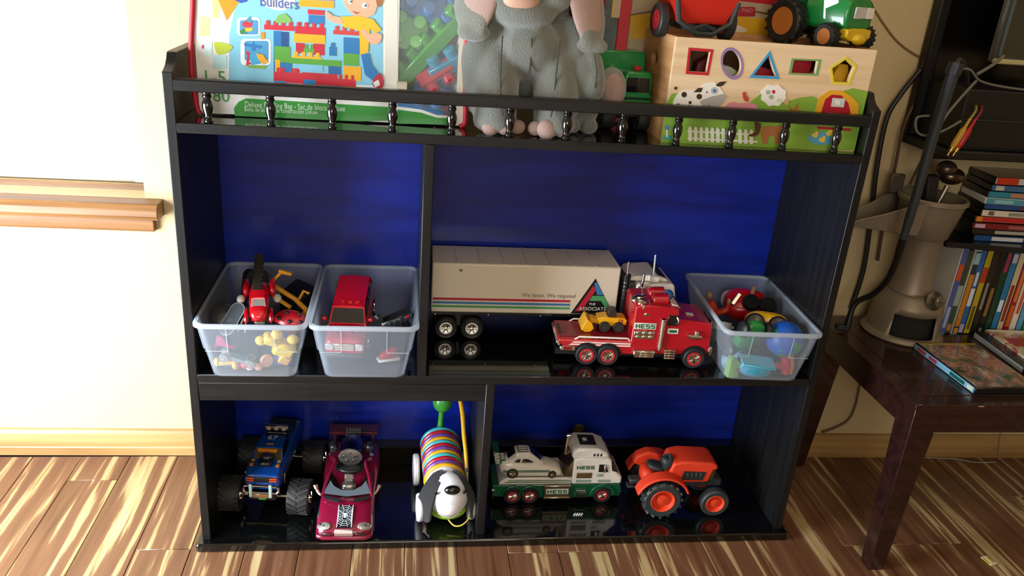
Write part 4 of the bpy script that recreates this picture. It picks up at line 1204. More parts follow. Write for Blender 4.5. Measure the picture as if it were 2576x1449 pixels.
b = B(); b.box((0, 0, .006), (.026, .010, .009), mat('#dcb64e', .4), ch=.002); b.build('bar', ya)
for sx in (-1, 1):
    B().ell((sx * .014, 0, .008), (.005, .006, .008), mat('#dcb64e', .4)).build('end', ya)
fg = thing('toy_figure', 'tiny red and orange toy figure lying at the bottom of the toy bin', 'toy figure', (.088, .016, .3635), .1)
b = B(); b.ell((.004, 0, .009), (.011, .009, .008), mat('#c42538', .4)); b.build('torso', fg)
b = B(); b.ell((-.013, 0, .009), (.007, .009, .009), mat('#d09238', .4)); b.build('legs', fg)
b = B(); b.ell((.010, -.006, .005), (.006, .005, .004), mat('#f0e8ea', .4)); b.build('glove', fg)
pk = thing('toy_ear', 'pale pink toy ear piece at the bottom of the toy bin', 'toy part', (.1150, .018, .3640), .3)
b = B(); b.tube([(-.012, -.004, .014), (-.004, -.006, .006), (0, -.004, .006)], [.003, .006, .005], mat('#dfa694', .4), 10, smooth=3); b.build('stem', pk)
b = B(); b.lathe([(.0035, -.004), (.010, -.004), (.012, 0), (.010, .004), (.0035, .004)], (.010, 0, .013), mat('#dfa694', .4), (.3, -1, .2), 20); b.build('lobe', pk)
mg = thing('magenta_toy_flag', 'magenta wedge-shaped toy piece behind the front of the toy bin', 'toy part', (.0585, .022, .4115), rot=(R(20), R(10), 0))
b = B(); b.prism([(-.016, -.010), (.018, -.010), (.004, -.003), (-.006, .012), (-.014, .012)], -.003, .003, mat('#b82a68', .4), 'xz'); b.build('wedge', mg, bevel=.001)
b = B(); b.cyl((-.016, 0, -.010), (-.016, 0, -.03), .002, mat('#b82a68', .4), n=8); b.build('peg', mg)
bb_ = thing('blue_toy_brick', 'pale blue toy brick at the bottom right of the toy bin', 'toy part', (.1485, .040, .3637), .1)
b = B(); b.box((0, 0, .010), (.044, .030, .020), mat('#3d5896', .4), ch=.003); b.build('body', bb_)
for k in (-1, 1):
    B().cyl((k * .010, 0, .020), (k * .010, 0, .025), .006, mat('#3d5896', .4), n=14).build('stud', bb_)
gb = thing('grey_toy_slab', 'grey-blue toy track slab buried in the middle of the toy bin', 'toy part', (.100, .080, .372), rot=(R(30), 0, R(10)))
b = B(); b.box((0, 0, .020), (.110, .100, .018), mat('#38525c', .45), ch=.004); b.build('slab', gb)
for k in range(3):
    B().box((-.03 + k * .03, 0, .031), (.006, .090, .005), mat('#2c424c', .45), ch=.001).build('ridge', gb)

# --- third bin
fr = thing('toy_fire_engine', 'red and white round toy fire engine lying on its side in the bin', 'toy truck', (1.032, .158, .418), rot=(R(-50), R(4), R(-12)))
FRD = mat('#b80f1d', .25, coat=.5)
b = B(); b.ell((0, 0, .022), (.046, .026, .034), FRD, None, 24, 16, .75); b.build('body', fr)
b = B(); b.ell((-.004, .014, .034), (.044, .016, .026), mat('#d9d4d0', .3), (0, .1, 0), 20, 12, .8); b.build('white_roof', fr)
b = B(); b.box((-.026, -.020, .020), (.010, .014, .030), CHROME, (.2, .5, 0), ch=.002); b.build('chrome_ladder', fr)
b = B(); b.box((.006, -.024, .044), (.008, .006, .020), mat('#7a5640', .4), (.4, .2, 0), ch=.001); b.build('door_badge', fr)
for x in (.002, .034):
    b = B(); b.lathe([(.004, -.007), (.015, -.007), (.018, -.003), (.018, .003), (.015, .007), (.004, .008)], (x, -.030, .014), mat('#0f0f10', .3, coat=.3), (0, 1, 0), 20); b.build('wheel', fr)
of = thing('action_figure', 'orange-red action figure reclining in the bin beside the fire engine', 'toy figure', (.962, .150, .408), rot=(0, 0, R(15)))
OF = mat('#b8381a', .4)
b = B(); b.tube([(-.014, 0, .044), (-.004, 0, .028), (.004, 0, .018), (.024, -.004, .022), (.026, -.006, .036)], [.006, .009, .008, .006, .004], OF, 10, smooth=4); b.tube([(.002, .004, .016), (.022, .008, .014), (.034, .006, .026)], [.007, .006, .004], OF, 8, smooth=3); b.build('torso', of)
b = B(); b.ell((-.018, 0, .056), (.007, .007, .009), mat('#7a5f3c', .4)); b.build('helmet', of)
b = B(); b.ell((.026, -.006, .042), (.004, .004, .007), mat('#9a7a4a', .4)); b.build('boot', of)
yc = thing('yellow_toy_car', 'yellow toy car on its side showing a big black wheel in the bin', 'toy car', (1.040, .084, .420), rot=(0, R(28), R(72)))
b = B(); b.ell((0, 0, .012), (.034, .040, .024), mat('#d2a014', .3, coat=.3), None, 20, 14, .7); b.build('body', yc)
for y in (-.018, .024):
    b = B(); b.lathe([(.004, -.008), (.015, -.008), (.0185, -.004), (.0185, .004), (.015, .008), (.004, .010)], (-.033, y, .008), mat('#121213', .25, coat=.4), (-1, 0, .1), 22); b.build('wheel', yc)
gc = thing('green_toy_car', 'rounded green toy car with black wheels standing on end in the bin', 'toy car', (.988, .030, .420), rot=(R(-66), R(6), R(10)))
GRC = mat('#2a9447', .35, coat=.3)
b = B(); hull(b, [(-.045, [(.014, .0), (.020, .006), (.016, .018), (.006, .022)]), (-.015, [(.020, .0), (.026, .006), (.022, .022), (.008, .028)]), (.020, [(.018, .0), (.022, .006), (.018, .030), (.008, .036)]), (.045, [(.014, .002), (.018, .008), (.014, .020), (.006, .024)])], GRC, 'y'); b.build('body', gc, sub=2)
for sx in (-1, 1):
    for y in (-.028, .030):
        b = B(); b.lathe([(.003, -.006), (.012, -.006), (.0155, -.002), (.0155, .003), (.012, .006), (.003, .007)], (sx * .025, y, .006), mat('#1e2022', .4), (sx, 0, 0), 20); b.build('wheel', gc)
b = B(); b.ell((.010, .034, .030), (.011, .008, .005), CHROME); b.build('chrome_bumper', gc)
ba = thing('globe_ball', 'blue and green globe ball in the front corner of the bin', 'ball', (1.054, .028, .404))
GB = bpy.data.materials.new('globe'); GB.use_nodes = True; N, L = nod(GB)
tc = N.new('ShaderNodeTexCoord'); nz = N.new('ShaderNodeTexNoise'); nz.inputs['Scale'].default_value = 26; nz.inputs['Detail'].default_value = 1
cr = N.new('ShaderNodeValToRGB'); cr.color_ramp.interpolation = 'CONSTANT'; cr.color_ramp.elements[0].color = lin('#1d57b4'); cr.color_ramp.elements[1].position = .53; cr.color_ramp.elements[1].color = lin('#2c9a34')
L.new(tc.outputs['Object'], nz.inputs['Vector']); L.new(nz.outputs['Fac'], cr.inputs['Fac']); L.new(cr.outputs['Color'], N['Principled BSDF'].inputs['Base Color']); N['Principled BSDF'].inputs['Roughness'].default_value = .4
b = B(); b.ell((0, 0, .025), .034, GB, (.4, .3, 0), 28, 18); b.build('ball', ba)
B().cyl((0, 0, .0575), (0, 0, .0600), .004, mat('#163f86', .5), n=12).build('valve', ba)
tl = thing('teal_toy_bowl', 'sky blue toy tipper bowl showing through the bin front', 'toy part', (.992, .012, .364), rot=(R(20), R(8), 0))
b = B(); hull(b, [(-.036, [(.012, .006), (.016, .016), (.014, .030), (.006, .032)]), (0, [(.014, .0), (.018, .012), (.016, .034), (.006, .036)]), (.036, [(.012, .006), (.016, .016), (.014, .030), (.006, .032)])], mat('#3b9bb8', .35), 'x'); b.build('bowl', tl, sub=1)
B().box((0, 0, .034), (.066, .030, .004), mat('#57b2cc', .35), ch=.001).build('lip', tl)
tp = thing('toy_hammer', 'red toy hammer with an orange end at the bottom of the bin', 'toy hammer', (1.048, .008, .366), rot=(0, R(-10), R(-6)))
b = B(); b.tube([(-.030, 0, .030), (-.012, 0, .020), (.006, 0, .016)], [.004, .007, .008], mat('#c02a38', .4), 10); b.build('handle', tp)
b = B(); b.tube([(.010, 0, .036), (.013, 0, .016), (.010, 0, .002)], [.009, .008, .008], mat('#c02a38', .4), 10); b.build('head', tp)
b = B(); b.tube([(.020, 0, .038), (.022, 0, .016), (.019, 0, .001)], .005, mat('#d08a2a', .4), 8); b.build('claw', tp)
lm = thing('lime_toy_block', 'lime green notched toy block standing at the bin corner', 'toy block', (.953, .006, .3635), .1)
b = B(); b.prism([(-.010, 0), (.010, 0), (.010, .010), (.004, .012), (.004, .018), (.012, .020), (.012, .030), (-.004, .040), (-.010, .036)], -.008, .008, mat('#78a83a', .4), 'xz'); b.build('block', lm, bevel=.001)
B().box((.006, -.0085, .015), (.004, .002, .005), mat('#b8432a', .4)).build('peg', lm)
lb2 = thing('pale_blue_toy_cup', 'pale blue toy cup lying behind the lime block in the bin', 'toy cup', (.958, .050, .372), rot=(R(70), 0, R(40)))
b = B(); b.lathe([(.001, 0), (.016, 0), (.020, .036), (.018, .036), (.014, .003), (.001, .003)], (0, 0, 0), mat('#7fa8c4', .35), n=22); b.build('cup', lb2)
B().tube([(.018, 0, .028), (.028, 0, .024), (.026, 0, .012), (.016, 0, .008)], .002, mat('#7fa8c4', .35), 8, smooth=3).build('handle', lb2)
gc2 = thing('grey_toy_ring', 'pale grey open toy ring above the green car in the bin', 'toy part', (.955, .088, .418), rot=(R(-20), R(10), 0))
b = B(); b.lathe([(.014, 0), (.018, 0), (.018, .016), (.014, .016)], (0, 0, 0), mat('#a7b0b2', .35), n=22, cap=False); b.rings([[(r * math.cos(a), r * math.sin(a), z) for a in (2 * math.pi * j / 22 for j in range(22))] for r, z in ((.014, .016), (.014, 0))], mat('#a7b0b2', .35), False); b.build('ring', gc2)
B().box((.020, 0, .008), (.008, .008, .006), mat('#a7b0b2', .35), ch=.001).build('tab', gc2)
mr = thing('maroon_toy_car', 'dark red toy car half hidden under the green car in the bin', 'toy car', (.975, .070, .385), rot=(R(10), R(-10), R(25)))
vehicle(mr, [(-.035, [(.012, .003), (.016, .006), (.014, .014), (.005, .016)]), (0, [(.014, .002), (.018, .005), (.016, .020), (.006, .022)]), (.035, [(.012, .003), (.016, .006), (.014, .018), (.005, .020)])], [(-.015, [(.013, .020), (.005, .021)]), (-.005, [(.010, .030), (.004, .031)]), (.012, [(.010, .031), (.004, .032)]), (.022, [(.013, .019), (.005, .020)])], mat('#86122a', .3, coat=.4))
for sx in (-1, 1):
    for y in (-.020, .022):
        axw(mr, 'mrn', (sx * .016, y, .006), .009, .007, BLACKP)
# ------------------------------------------------------------------ top shelf
Z1 = .7832


def layout(cx, cz, u0, v0):
    """print-layout units (100 to about 6 cm) to x, z on a printed face"""
    def f(u, v):
        a = (u - u0) / 100; b = (v - v0) / 100; k = (1, a, b, a * a, a * b, b * b)
        return sum(p * q for p, q in zip(cx, k)), sum(p * q for p, q in zip(cz, k))
    return f


def printer(f, y, step=.0003):
    """returns ink(b, pts, colour, layer): a thin flat print on the face at depth y"""
    def ink(b, pts, c, n=1, sm=0):
        p = [f(u, v) for u, v in pts]
        if sm:
            p = [(q.x, q.y) for q in spline([Vector((x, z, 0)) for x, z in p], sm, True)]
        ink.k = (ink.k + 1) % 40
        yy = y - step * n - ink.k * .000006
        return b.prism(p, yy, y + .0001, mat(c, .35, coat=.15), 'xz')
    ink.k = 0
    return ink


# ---------------- bag of building blocks
bg = thing('block_bag', 'big zip bag of building blocks printed with a block castle, red piped edges', 'bag')
BY = .064
f = layout([0.215409, 0.059953, -0.000985, 0.000318, 0.001035, -1e-05], [0.877603, 0.003482, -0.05955, 2e-05, -0.000247, -0.00102], 800, 150)
ink = printer(f, BY)
BGW = mat('#e2e4e2', .35, coat=.2)
b = B()
x0, x1, zb, zt_ = .034, .443, .7865, 1.075
n = 14
rows = []
for j in range(n + 1):
    t = j / n; z = zb + (zt_ - zb) * t
    th = .012 + .085 * math.sin(math.pi * min(1, .12 + t * .9)) ** .6
    rows.append((z, th))
# back and sides of the bag (open towards the front panels)
rs = []
for z, th in rows:
    rs.append([(x0, BY + .002, z), (x0 + .002, BY + th * .6, z), (x0 + .05, BY + th, z), ((x0 + x1) / 2, BY + th * 1.05, z), (x1 - .05, BY + th, z), (x1 - .002, BY + th * .6, z), (x1, BY + .002, z),
               (x1 - .003, BY + .003, z), (x1 - .052, BY + th - .002, z), ((x0 + x1) / 2, BY + th * 1.05 - .002, z), (x0 + .052, BY + th - .002, z), (x0 + .003, BY + .003, z)])
b.rings(rs, mat('#c9ced0', .4)); b.build('back_skin', bg, smooth=70)
PX = .330
b = B(); b.prism([(x0, zb + .004), (x0 + .012, zb), (.20, zb + .001), (PX + .008, zb - .001), (PX + .008, zt_), (x0, zt_)], BY, BY + .002, BGW, 'xz'); pp = b.build('printed_panel', bg)
b = B(); b.prism([(PX + .008, zb), (.434, zb - .001), (.434, zt_), (PX + .008, zt_)], BY, BY + .001, clearplastic('bag_window_film', '#dfe6ea', .86, .08), 'xz'); b.build('clear_window', bg)
b = B(); ink(b, [(966, -160), (1000, -160), (1001, 228), (968, 216)], '#d8d6cb', 2); b.build('window_seam', bg)
b = B(); b.prism([(.431, zb), (.443, zb), (.441, zt_), (.430, zt_)], BY - .001, BY + .001, mat('#d5cdbb', .5), 'xz'); b.build('edge_band', bg)
PIP = mat('#b3122b', .45)
for px in ([(.0335, .786), (.0300, .80), (.0270, .85), (.0300, .90), (.0365, .96), (.043, 1.07)], [(.4380, .785), (.4450, .789), (.4465, .80), (.4445, .85), (.4425, .92), (.442, 1.07)]):
    b = B(); b.tube([(x, BY - .001, z) for x, z in px], .0042, PIP, 10, smooth=6); b.build('red_piping', bg)
b = B(); b.tube([(x0, BY + .005, zt_), (.24, BY + .008, zt_ + .004), (x1, BY + .005, zt_)], .004, PIP, 8); b.build('zip_top', bg)
# printed artwork, one part for each motif
b = B(); ink(b, [(583, -160), (963, -160), (963, 216), (575, 203), (576, 90), (590, 20)], '#7fc0d8', 1); sky = b.build('sky_print', bg)
b = B(); ink(b, [(548, 0), (600, -60), (618, -20), (570, 52)], '#e08a1c', 2); ink(b, [(534, -60), (556, 0), (548, 46), (534, 44)], '#ecd97a', 1); ink(b, [(504, 40), (528, 44), (526, 92), (502, 90)], '#ecd68a', 1); b.build('yellow_squares', bg, stuff=True)
b = B(); ink(b, [(572, -20), (592, 2), (606, 8), (622, 4), (625, -20)], '#2a4fa0', 2); ink(b, [(588, -20), (596, -2), (612, 0), (618, -20)], '#c0485c', 3); b.build('oval_logo', bg)
b = B(); ink(b, [(655, -10), (672, 18), (706, 26), (735, 16), (738, -12)], '#e9eef0', 2, 3); bb_w = b.build('name_badge', bg)
b = B(); c = f(702, 8); b.text('Builders', .022, mat('#4a5ea0', .4), frame((c[0], BY - .0012, c[1]), (1, 0, -.03), (0, 0, 1)), xs=.8); b.build('name_lettering', bb_w)
b = B()
for u, v, w, h, r in ((625, 67, 58, 46, 9), (643, 131, 76, 66, 10)):
    ink(b, rrect(u, v, w, h, r), '#dde8ec', 2)
ink(b, rrect(626, 69, 46, 36, 5), '#4a90bc', 3); ink(b, rrect(645, 128, 60, 50, 6), '#4a93bf', 3)
ink(b, circ(622, 61, 13, 9), '#c43347', 4); ink(b, [(618, 50), (628, 42), (634, 56), (624, 56)], '#3f8fa8', 5); ink(b, [(602, 78), (614, 72), (622, 84), (606, 86)], '#3f7d40', 4); ink(b, [(616, 70), (636, 70), (634, 78), (618, 80)], '#e8b52c', 4)
ink(b, [(614, 108), (634, 112), (638, 104), (640, 112), (660, 116), (656, 122), (642, 120), (642, 128), (634, 128), (632, 118), (614, 116)], '#2473b0', 4)
ink(b, [(616, 128), (628, 132), (626, 156), (634, 160), (618, 166), (622, 140)], '#c03342', 4); ink(b, [(628, 140), (650, 132), (656, 160), (632, 164)], '#3f9fca', 5); ink(b, [(644, 134), (662, 138), (674, 156), (662, 162), (650, 150)], '#e2a22a', 6); ink(b, [(620, 164), (672, 166), (664, 174), (624, 170)], '#7aa63c', 4)
b.build('inset_pictures', bg, stuff=True)
b = B(); ink(b, rrect(661, 90, 10, 18, 2), '#d98b2a', 3); b.build('orange_mark', bg)


def brickrow(b, u0, u1, v0, v1, c, dk=None, studs=0, n=3, slant=6):
    ink(b, [(u0, v0), (u1, v0 + slant * (u1 - u0) / 100), (u1, v1 + slant * (u1 - u0) / 100), (u0, v1)], c, n)
    for k in range(studs):
        u = u0 + (u1 - u0) * (k + .5) / studs; v = v0 + slant * (u - u0) / 100
        ink(b, rrect(u, v - 5, (u1 - u0) / studs * .55, 12, 3), c, n + 1)
        ink(b, [(u - 3, v - 9), (u - 1, v - 9), (u - 1, v - 1), (u - 3, v - 1)], dk or c, n + 2)


b = B()
brickrow(b, 688, 707, 78, 205, '#2272ad', '#4a97cc'); brickrow(b, 707, 726, 80, 190, '#184e83'); brickrow(b, 690, 730, 116, 156, '#57a13c')
brickrow(b, 664, 740, 62, 74, '#c2283a', '#e0596a', 4); ink(b, [(692, 52), (700, 38), (718, 34), (732, 48), (730, 58), (694, 58)], '#76ad5c', 4)
brickrow(b, 742, 818, 66, 84, '#bf2336', '#e0596a', 4); brickrow(b, 738, 818, 84, 106, '#e6a91f', '#f4cd61'); brickrow(b, 744, 766, 108, 134, '#bd2436'); brickrow(b, 788, 816, 110, 138, '#bd2436')
brickrow(b, 764, 790, 122, 132, '#58a040', None, 2); brickrow(b, 735, 808, 140, 152, '#e9b023', '#f4cd61', 4); brickrow(b, 690, 858, 143, 158, '#57a13c')
brickrow(b, 776, 816, 38, 60, '#2272ad'); brickrow(b, 774, 816, 24, 36, '#c2283a'); brickrow(b, 752, 840, -2, 16, '#e5a01d', '#f4cd61'); brickrow(b, 752, 842, -60, -4, '#c2283a')
brickrow(b, 692, 704, 150, 182, '#e6a91f'); brickrow(b, 706, 734, 158, 180, '#2272ad'); brickrow(b, 738, 812, 160, 176, '#7cc0de')
brickrow(b, 688, 760, 180, 206, '#c2283a', '#e0596a', 2); brickrow(b, 760, 848, 182, 214, '#bf2336'); brickrow(b, 764, 794, 200, 212, '#2272ad'); brickrow(b, 690, 718, 203, 209, '#2a8fbf')
brickrow(b, 828, 846, 118, 140, '#2272ad', None, 1); brickrow(b, 826, 858, 158, 186, '#1f68a0')
b.build('castle_print', bg)
b = B()
brickrow(b, 838, 912, 76, 86, '#c53a35', '#e07a6a', 4); ink(b, [(866, 70), (870, 52), (884, 46), (902, 54), (904, 72)], '#86b45c', 4)
brickrow(b, 864, 904, 94, 134, '#2272ad', '#4a97cc'); brickrow(b, 864, 902, 134, 164, '#57a13c'); brickrow(b, 864, 908, 166, 202, '#e6a91f', '#f4cd61'); brickrow(b, 848, 894, 198, 218, '#c2283a', '#e0596a', 3)
b.build('tower_print', bg)
b = B(); SK = '#e0a888'
ink(b, [(866, -70), (862, -10), (870, 18), (888, 38), (912, 46), (934, 40), (948, 20), (952, -70)], SK, 4, 2); ink(b, [(862, -90), (862, -40), (900, -52), (938, -30), (948, 14), (962, 10), (970, -40), (958, -90)], '#9a5a22', 5, 2)
ink(b, circ(881, 4, 5, 6), '#f2f0ee', 6); ink(b, circ(918, 14, 7, 7), '#f2f0ee', 6); ink(b, circ(883, 4, 2.6, 3), '#42525c', 7); ink(b, circ(920, 14, 3, 3.4), '#42525c', 7); ink(b, [(886, 28), (896, 31), (906, 31), (896, 36)], '#a85a48', 6)
ink(b, [(856, 42), (900, 40), (938, 48), (960, 76), (942, 84), (930, 72), (926, 132), (906, 138), (904, 78), (862, 66)], '#e3b21e', 5)
ink(b, [(822, 28), (838, 40), (856, 44), (862, 60), (842, 58), (822, 46)], SK, 6, 2); ink(b, [(906, 78), (918, 74), (926, 86), (944, 82), (960, 88), (956, 106), (938, 112), (920, 98)], SK, 6, 2)
ink(b, [(908, 138), (928, 134), (936, 164), (956, 190), (942, 206), (918, 188)], '#1f72b0', 5); ink(b, [(938, 200), (956, 184), (966, 204), (960, 222), (940, 218)], '#b02c3a', 6, 2); ink(b, [(938, 208), (952, 200), (956, 214), (944, 220)], '#e6e0da', 7)
b.build('child_print', bg)
b = B(); ink(b, rrect(523, 124, 20, 36, 3), '#cfe8ea', 2); ink(b, [(540, 106), (584, 116), (572, 132), (556, 138), (544, 132)], '#b3c43c', 3, 3); ink(b, [(536, 138), (570, 140), (570, 174), (534, 172)], '#b2dde2', 2); ink(b, circ(510, 118, 3, 5), '#c8405c', 3); b.build('small_badges', bg, stuff=True)
GR = mat('#3f9a50', .4)
b = B(); c = f(538, 196); b.text('1-5', .028, GR, frame((c[0], BY - .0008, c[1]), (1, 0, 0), (0, 0, 1))); b.build('age_lettering', bg)
b = B(); c = f(556, 243); b.text('80', .026, GR, frame((c[0], BY - .0008, c[1]), (1, 0, 0), (0, 0, 1))); b.build('count_lettering', bg)
b = B(); ink(b, [(618, 248), (980, 270), (985, 304), (900, 306), (590, 292), (588, 272), (600, 256)], '#2f8f35', 2); bn = b.build('green_banner', bg)
LT = mat('#d5ead2', .4)
b = B(); c = f(615, 263); b.text('Deluxe Building Bag - Sac de blocs Deluxe', .0125, LT, frame((c[0], BY - .0010, c[1]), (1, 0, .006), (0, 0, 1)), al='LEFT', xs=.72); b.build('banner_lettering', bn)
b = B(); c = f(614, 275); b.text('Bolsa de bloques de construcción Deluxe', .0098, LT, frame((c[0], BY - .0010, c[1]), (1, 0, .006), (0, 0, 1)), al='LEFT', xs=.68); b.build('banner_small_lettering', bn)
b = B(); ink(b, [(1000, 274), (1060, 282), (1100, 296), (1146, 298), (1146, 314), (1000, 312)], '#2f8f35', 2); ink(b, [(1000, 268), (1060, 276), (1100, 290), (1146, 292), (1146, 298), (1100, 297), (1060, 284), (1000, 276)], '#dfe3dc', 3); b.build('wave_print', bg)
b = B(); b.cyl((.336, BY - .004, .842), (.352, BY - .004, .842), .0105, mat('#cfc9b8', .5), n=16); b.build('strap_end', bg)


def toy_block(label, loc, rot, c, nx, ny=1, s=.030, h=.022):
    m = mat(c, .22, coat=.3)
    t = thing('building_block', label, 'toy block', loc, rot=rot, group='building blocks inside the bag')
    B().box((0, 0, 0), (nx * s, ny * s, h), m, ch=.0015).build('body', t)
    st = None
    for i in range(nx):
        for j in range(ny):
            if st is None:
                st = B().lathe([(.0105, 0), (.0105, .012), (.0085, .014), (.0001, .0142)], (0, 0, 0), m, n=18).build('stud', t); o = st
            else:
                o = dup(st, t)
            o.location = ((i - (nx - 1) / 2) * s, (j - (ny - 1) / 2) * s, h / 2)


a45 = R(-40)
toy_block('long green building block slanting across the bag window', (.389, .088, .905), (R(20), R(-48), 0), '#4c9e38', 5)
toy_block('green building block standing upright behind the bag window', (.352, .100, .925), (R(78), R(10), 0), '#63b04a', 2, 2)
toy_block('red building block with two studs at the foot of the bag window', (.398, .084, .862), (R(30), R(146), 0), '#bf2a3c', 2)
toy_block('pale blue building block below the red one in the bag', (.408, .092, .836), (R(20), R(20), 0), '#3f7ab0', 3)
toy_block('turquoise building block beside the bag edge', (.424, .098, .890), (R(20), R(-30), 0), '#3a8fae', 3, 2)
toy_block('blue building block at the top of the bag window', (.385, .105, .965), (R(60), R(20), 0), '#3572ae', 3, 2)
toy_block('dark maroon building block deep in the bag', (.425, .112, .935), (R(40), R(-50), 0), '#7a2436', 2, 2)
toy_block('blue building block at the bottom of the bag window', (.368, .095, .808), (R(10), R(8), 0), '#2f74b4', 3, 2)
toy_block('red building block hidden at the bottom edge of the bag', (.420, .105, .808), (R(10), R(-15), 0), '#a82436', 2, 2)
toy_block('dark green building block at the lower window corner', (.352, .110, .862), (R(30), R(-35), 0), '#38762c', 2, 2)

# ---------------- grey plush elephant with its calf
PLU = mat('#6f736c', .95, var=.18, bump=.9, bscale=420, sheen=.6)
PLL = mat('#7b7e76', .95, var=.15, bump=.9, bscale=420, sheen=.6)
PNK = mat('#9d837a', .9, var=.08, bump=.5, bscale=500, sheen=.4)


def fuse(o, vox=.005, sm=4):
    r = o.modifiers.new('skin', 'REMESH'); r.mode = 'VOXEL'; r.voxel_size = vox; r.use_smooth_shade = True
    s_ = o.modifiers.new('soft', 'SMOOTH'); s_.factor = .5; s_.iterations = sm
    return o


el = thing('plush_elephant', 'large grey plush elephant with pink toes standing behind the rail', 'plush toy', (.540, .085, Z1))
b = B()
b.ell((0, .034, .115), (.086, .048, .080), PLU); b.ell((.002, -.010, .128), (.056, .046, .048), PLU); b.ell((0, .03, .19), (.070, .05, .06), PLU)
for x, r in ((-.049, .0385), (.049, .0375)):
    b.tube([(x, .0, .120), (x, -.028, .075), (x * .98, -.040, .030), (x * .98, -.044, .014)], [r * .95, r, r * .92, r * .9], PLU, 16, smooth=3); b.ell((x * .98, -.050, .018), (r * .95, .030, .018), PLU)
for x in (-.075, .078):
    b.tube([(x * .85, .01, .175), (x * 1.02, -.004, .125), (x * .95, -.012, .075), (x * .85, -.010, .030)], [.032, .033, .032, .028], PLU, 14, smooth=3)
b.ell((-.012, .0, .255), (.082, .064, .066), PLU); b.ell((-.014, -.030, .185), (.054, .032, .026), PLU)
b.ell((-.052, -.022, .218), (.032, .034, .036), PLU); b.ell((.032, -.022, .218), (.036, .034, .034), PLU)
b.tube([(-.012, -.050, .240), (-.010, -.085, .262), (-.006, -.095, .300), (-.004, -.090, .340)], [.030, .026, .021, .018], PLU, 14, smooth=3)
fuse(b.build('body', el))
b = B(); b.ell((-.020, -.052, .202), (.028, .012, .014), mat('#c49a86', .6)); b.build('mouth', el)
for x, y, z, r in ((-.057, -.074, .012, .0135), (-.034, -.073, .013, .0125), (-.012, -.062, .013, .012), (.016, -.066, .013, .0125), (.033, -.075, .0135, .0165), (.058, -.070, .0145, .0145)):
    b = B(); b.ell((x, y + .004, z), (r, r * .55, r * .95), PNK); b.build('toe', el)
b = B(); b.tube([(-.045, -.053, .150), (-.046, -.062, .115), (-.044, -.070, .060), (-.040, -.083, .035)], .0012, mat('#3e403b', .95), 6, smooth=4); b.build('seam', el)
b = B(); b.tube([(.044, -.053, .150), (.042, -.060, .105), (.040, -.068, .060), (.036, -.080, .035)], .0012, mat('#3e403b', .95), 6, smooth=4); b.build('seam', el)
b = B(); b.tube([(0, -.053, .150), (.001, -.0535, .120), (.001, -.052, .095)], .0014, mat('#3e403b', .95), 6, smooth=4); b.build('seam', el)
for sx, pts in ((-1, [(-.060, -.004, .275), (-.085, -.022, .225), (-.092, -.034, .175), (-.088, -.036, .150)]), (1, [(.055, .0, .285), (.078, -.016, .235), (.094, -.026, .180), (.100, -.030, .140)])):
    q = spline([Vector(p) for p in pts], 4); k = len(q) - 1

    def ring(p, t, ws, th, off):
        w = ws * (.55 + .55 * math.sin(math.pi * min(1, .15 + t * .82))) ; d = Vector((.92, .38 * sx, 0)); nn = Vector((.38 * sx * -1, .92, 0)) * -1
        return [p + d * (w * math.cos(a)) + Vector((.0, -1, .1)) * (th * math.sin(a) + off) for a in (2 * math.pi * j / 14 for j in range(14))]
    b = B(); b.rings([ring(p, i / k, .030, .010, 0) for i, p in enumerate(q)], PLL); b.ell(q[-1], (.028, .010, .014), PLL); ea = fuse(b.build('ear', el), .004, 3)
    c0 = (q[2] + q[-1]) / 2 + Vector((0, -.0125, .004)); dd = q[-1] - q[2]
    b = B(); b.ell(c0, (.028, .008, dd.length * .56), mat('#a98f86', .85, var=.08, bump=.4, bscale=500), (-.12, math.atan2(-dd.x, -dd.z), sx * .40)); b.build('ear_lining', ea)
cf = thing('plush_elephant_calf', 'small grey plush elephant calf with pinkish ears beside the large elephant', 'plush toy', (.634, .080, Z1))
b = B(); b.ell((0, .012, .045), (.040, .034, .045), PLU); b.ell((-.004, -.014, .088), (.036, .032, .046), PLU); b.tube([(.002, -.020, .135), (.012, -.026, .110), (.014, -.036, .080), (.006, -.040, .062)], [.012, .017, .019, .016], PLU, 12, smooth=3)
b.ell((-.018, -.008, .012), (.016, .022, .014), PLU); b.ell((.018, -.008, .012), (.016, .022, .014), PLU); fuse(b.build('body', cf), .004, 3)
for x, z, rx, rz, ry in ((-.050, .076, .016, .036, .12), (.046, .078, .024, .033, -.15)):
    b = B(); b.ell((x, -.026, z), (rx, .010, rz), PLL, (0, ry, 0)); ea = b.build('ear', cf); b = B(); b.ell((x + .002, -.0325, z - .001), (rx * .72, .006, rz * .76), PNK, (0, ry, 0)); b.build('ear_lining', ea)
for x, y in ((-.010, -.024), (.016, -.026)):
    b = B(); b.ell((x, y, .014), (.011, .008, .012), PLL); b.build('toe', cf)
b = B(); b.tube([(.006, -.050, .130), (.012, -.0545, .105), (.012, -.0545, .080)], .0011, mat('#3e403b', .95), 6, smooth=4); b.build('seam', cf)

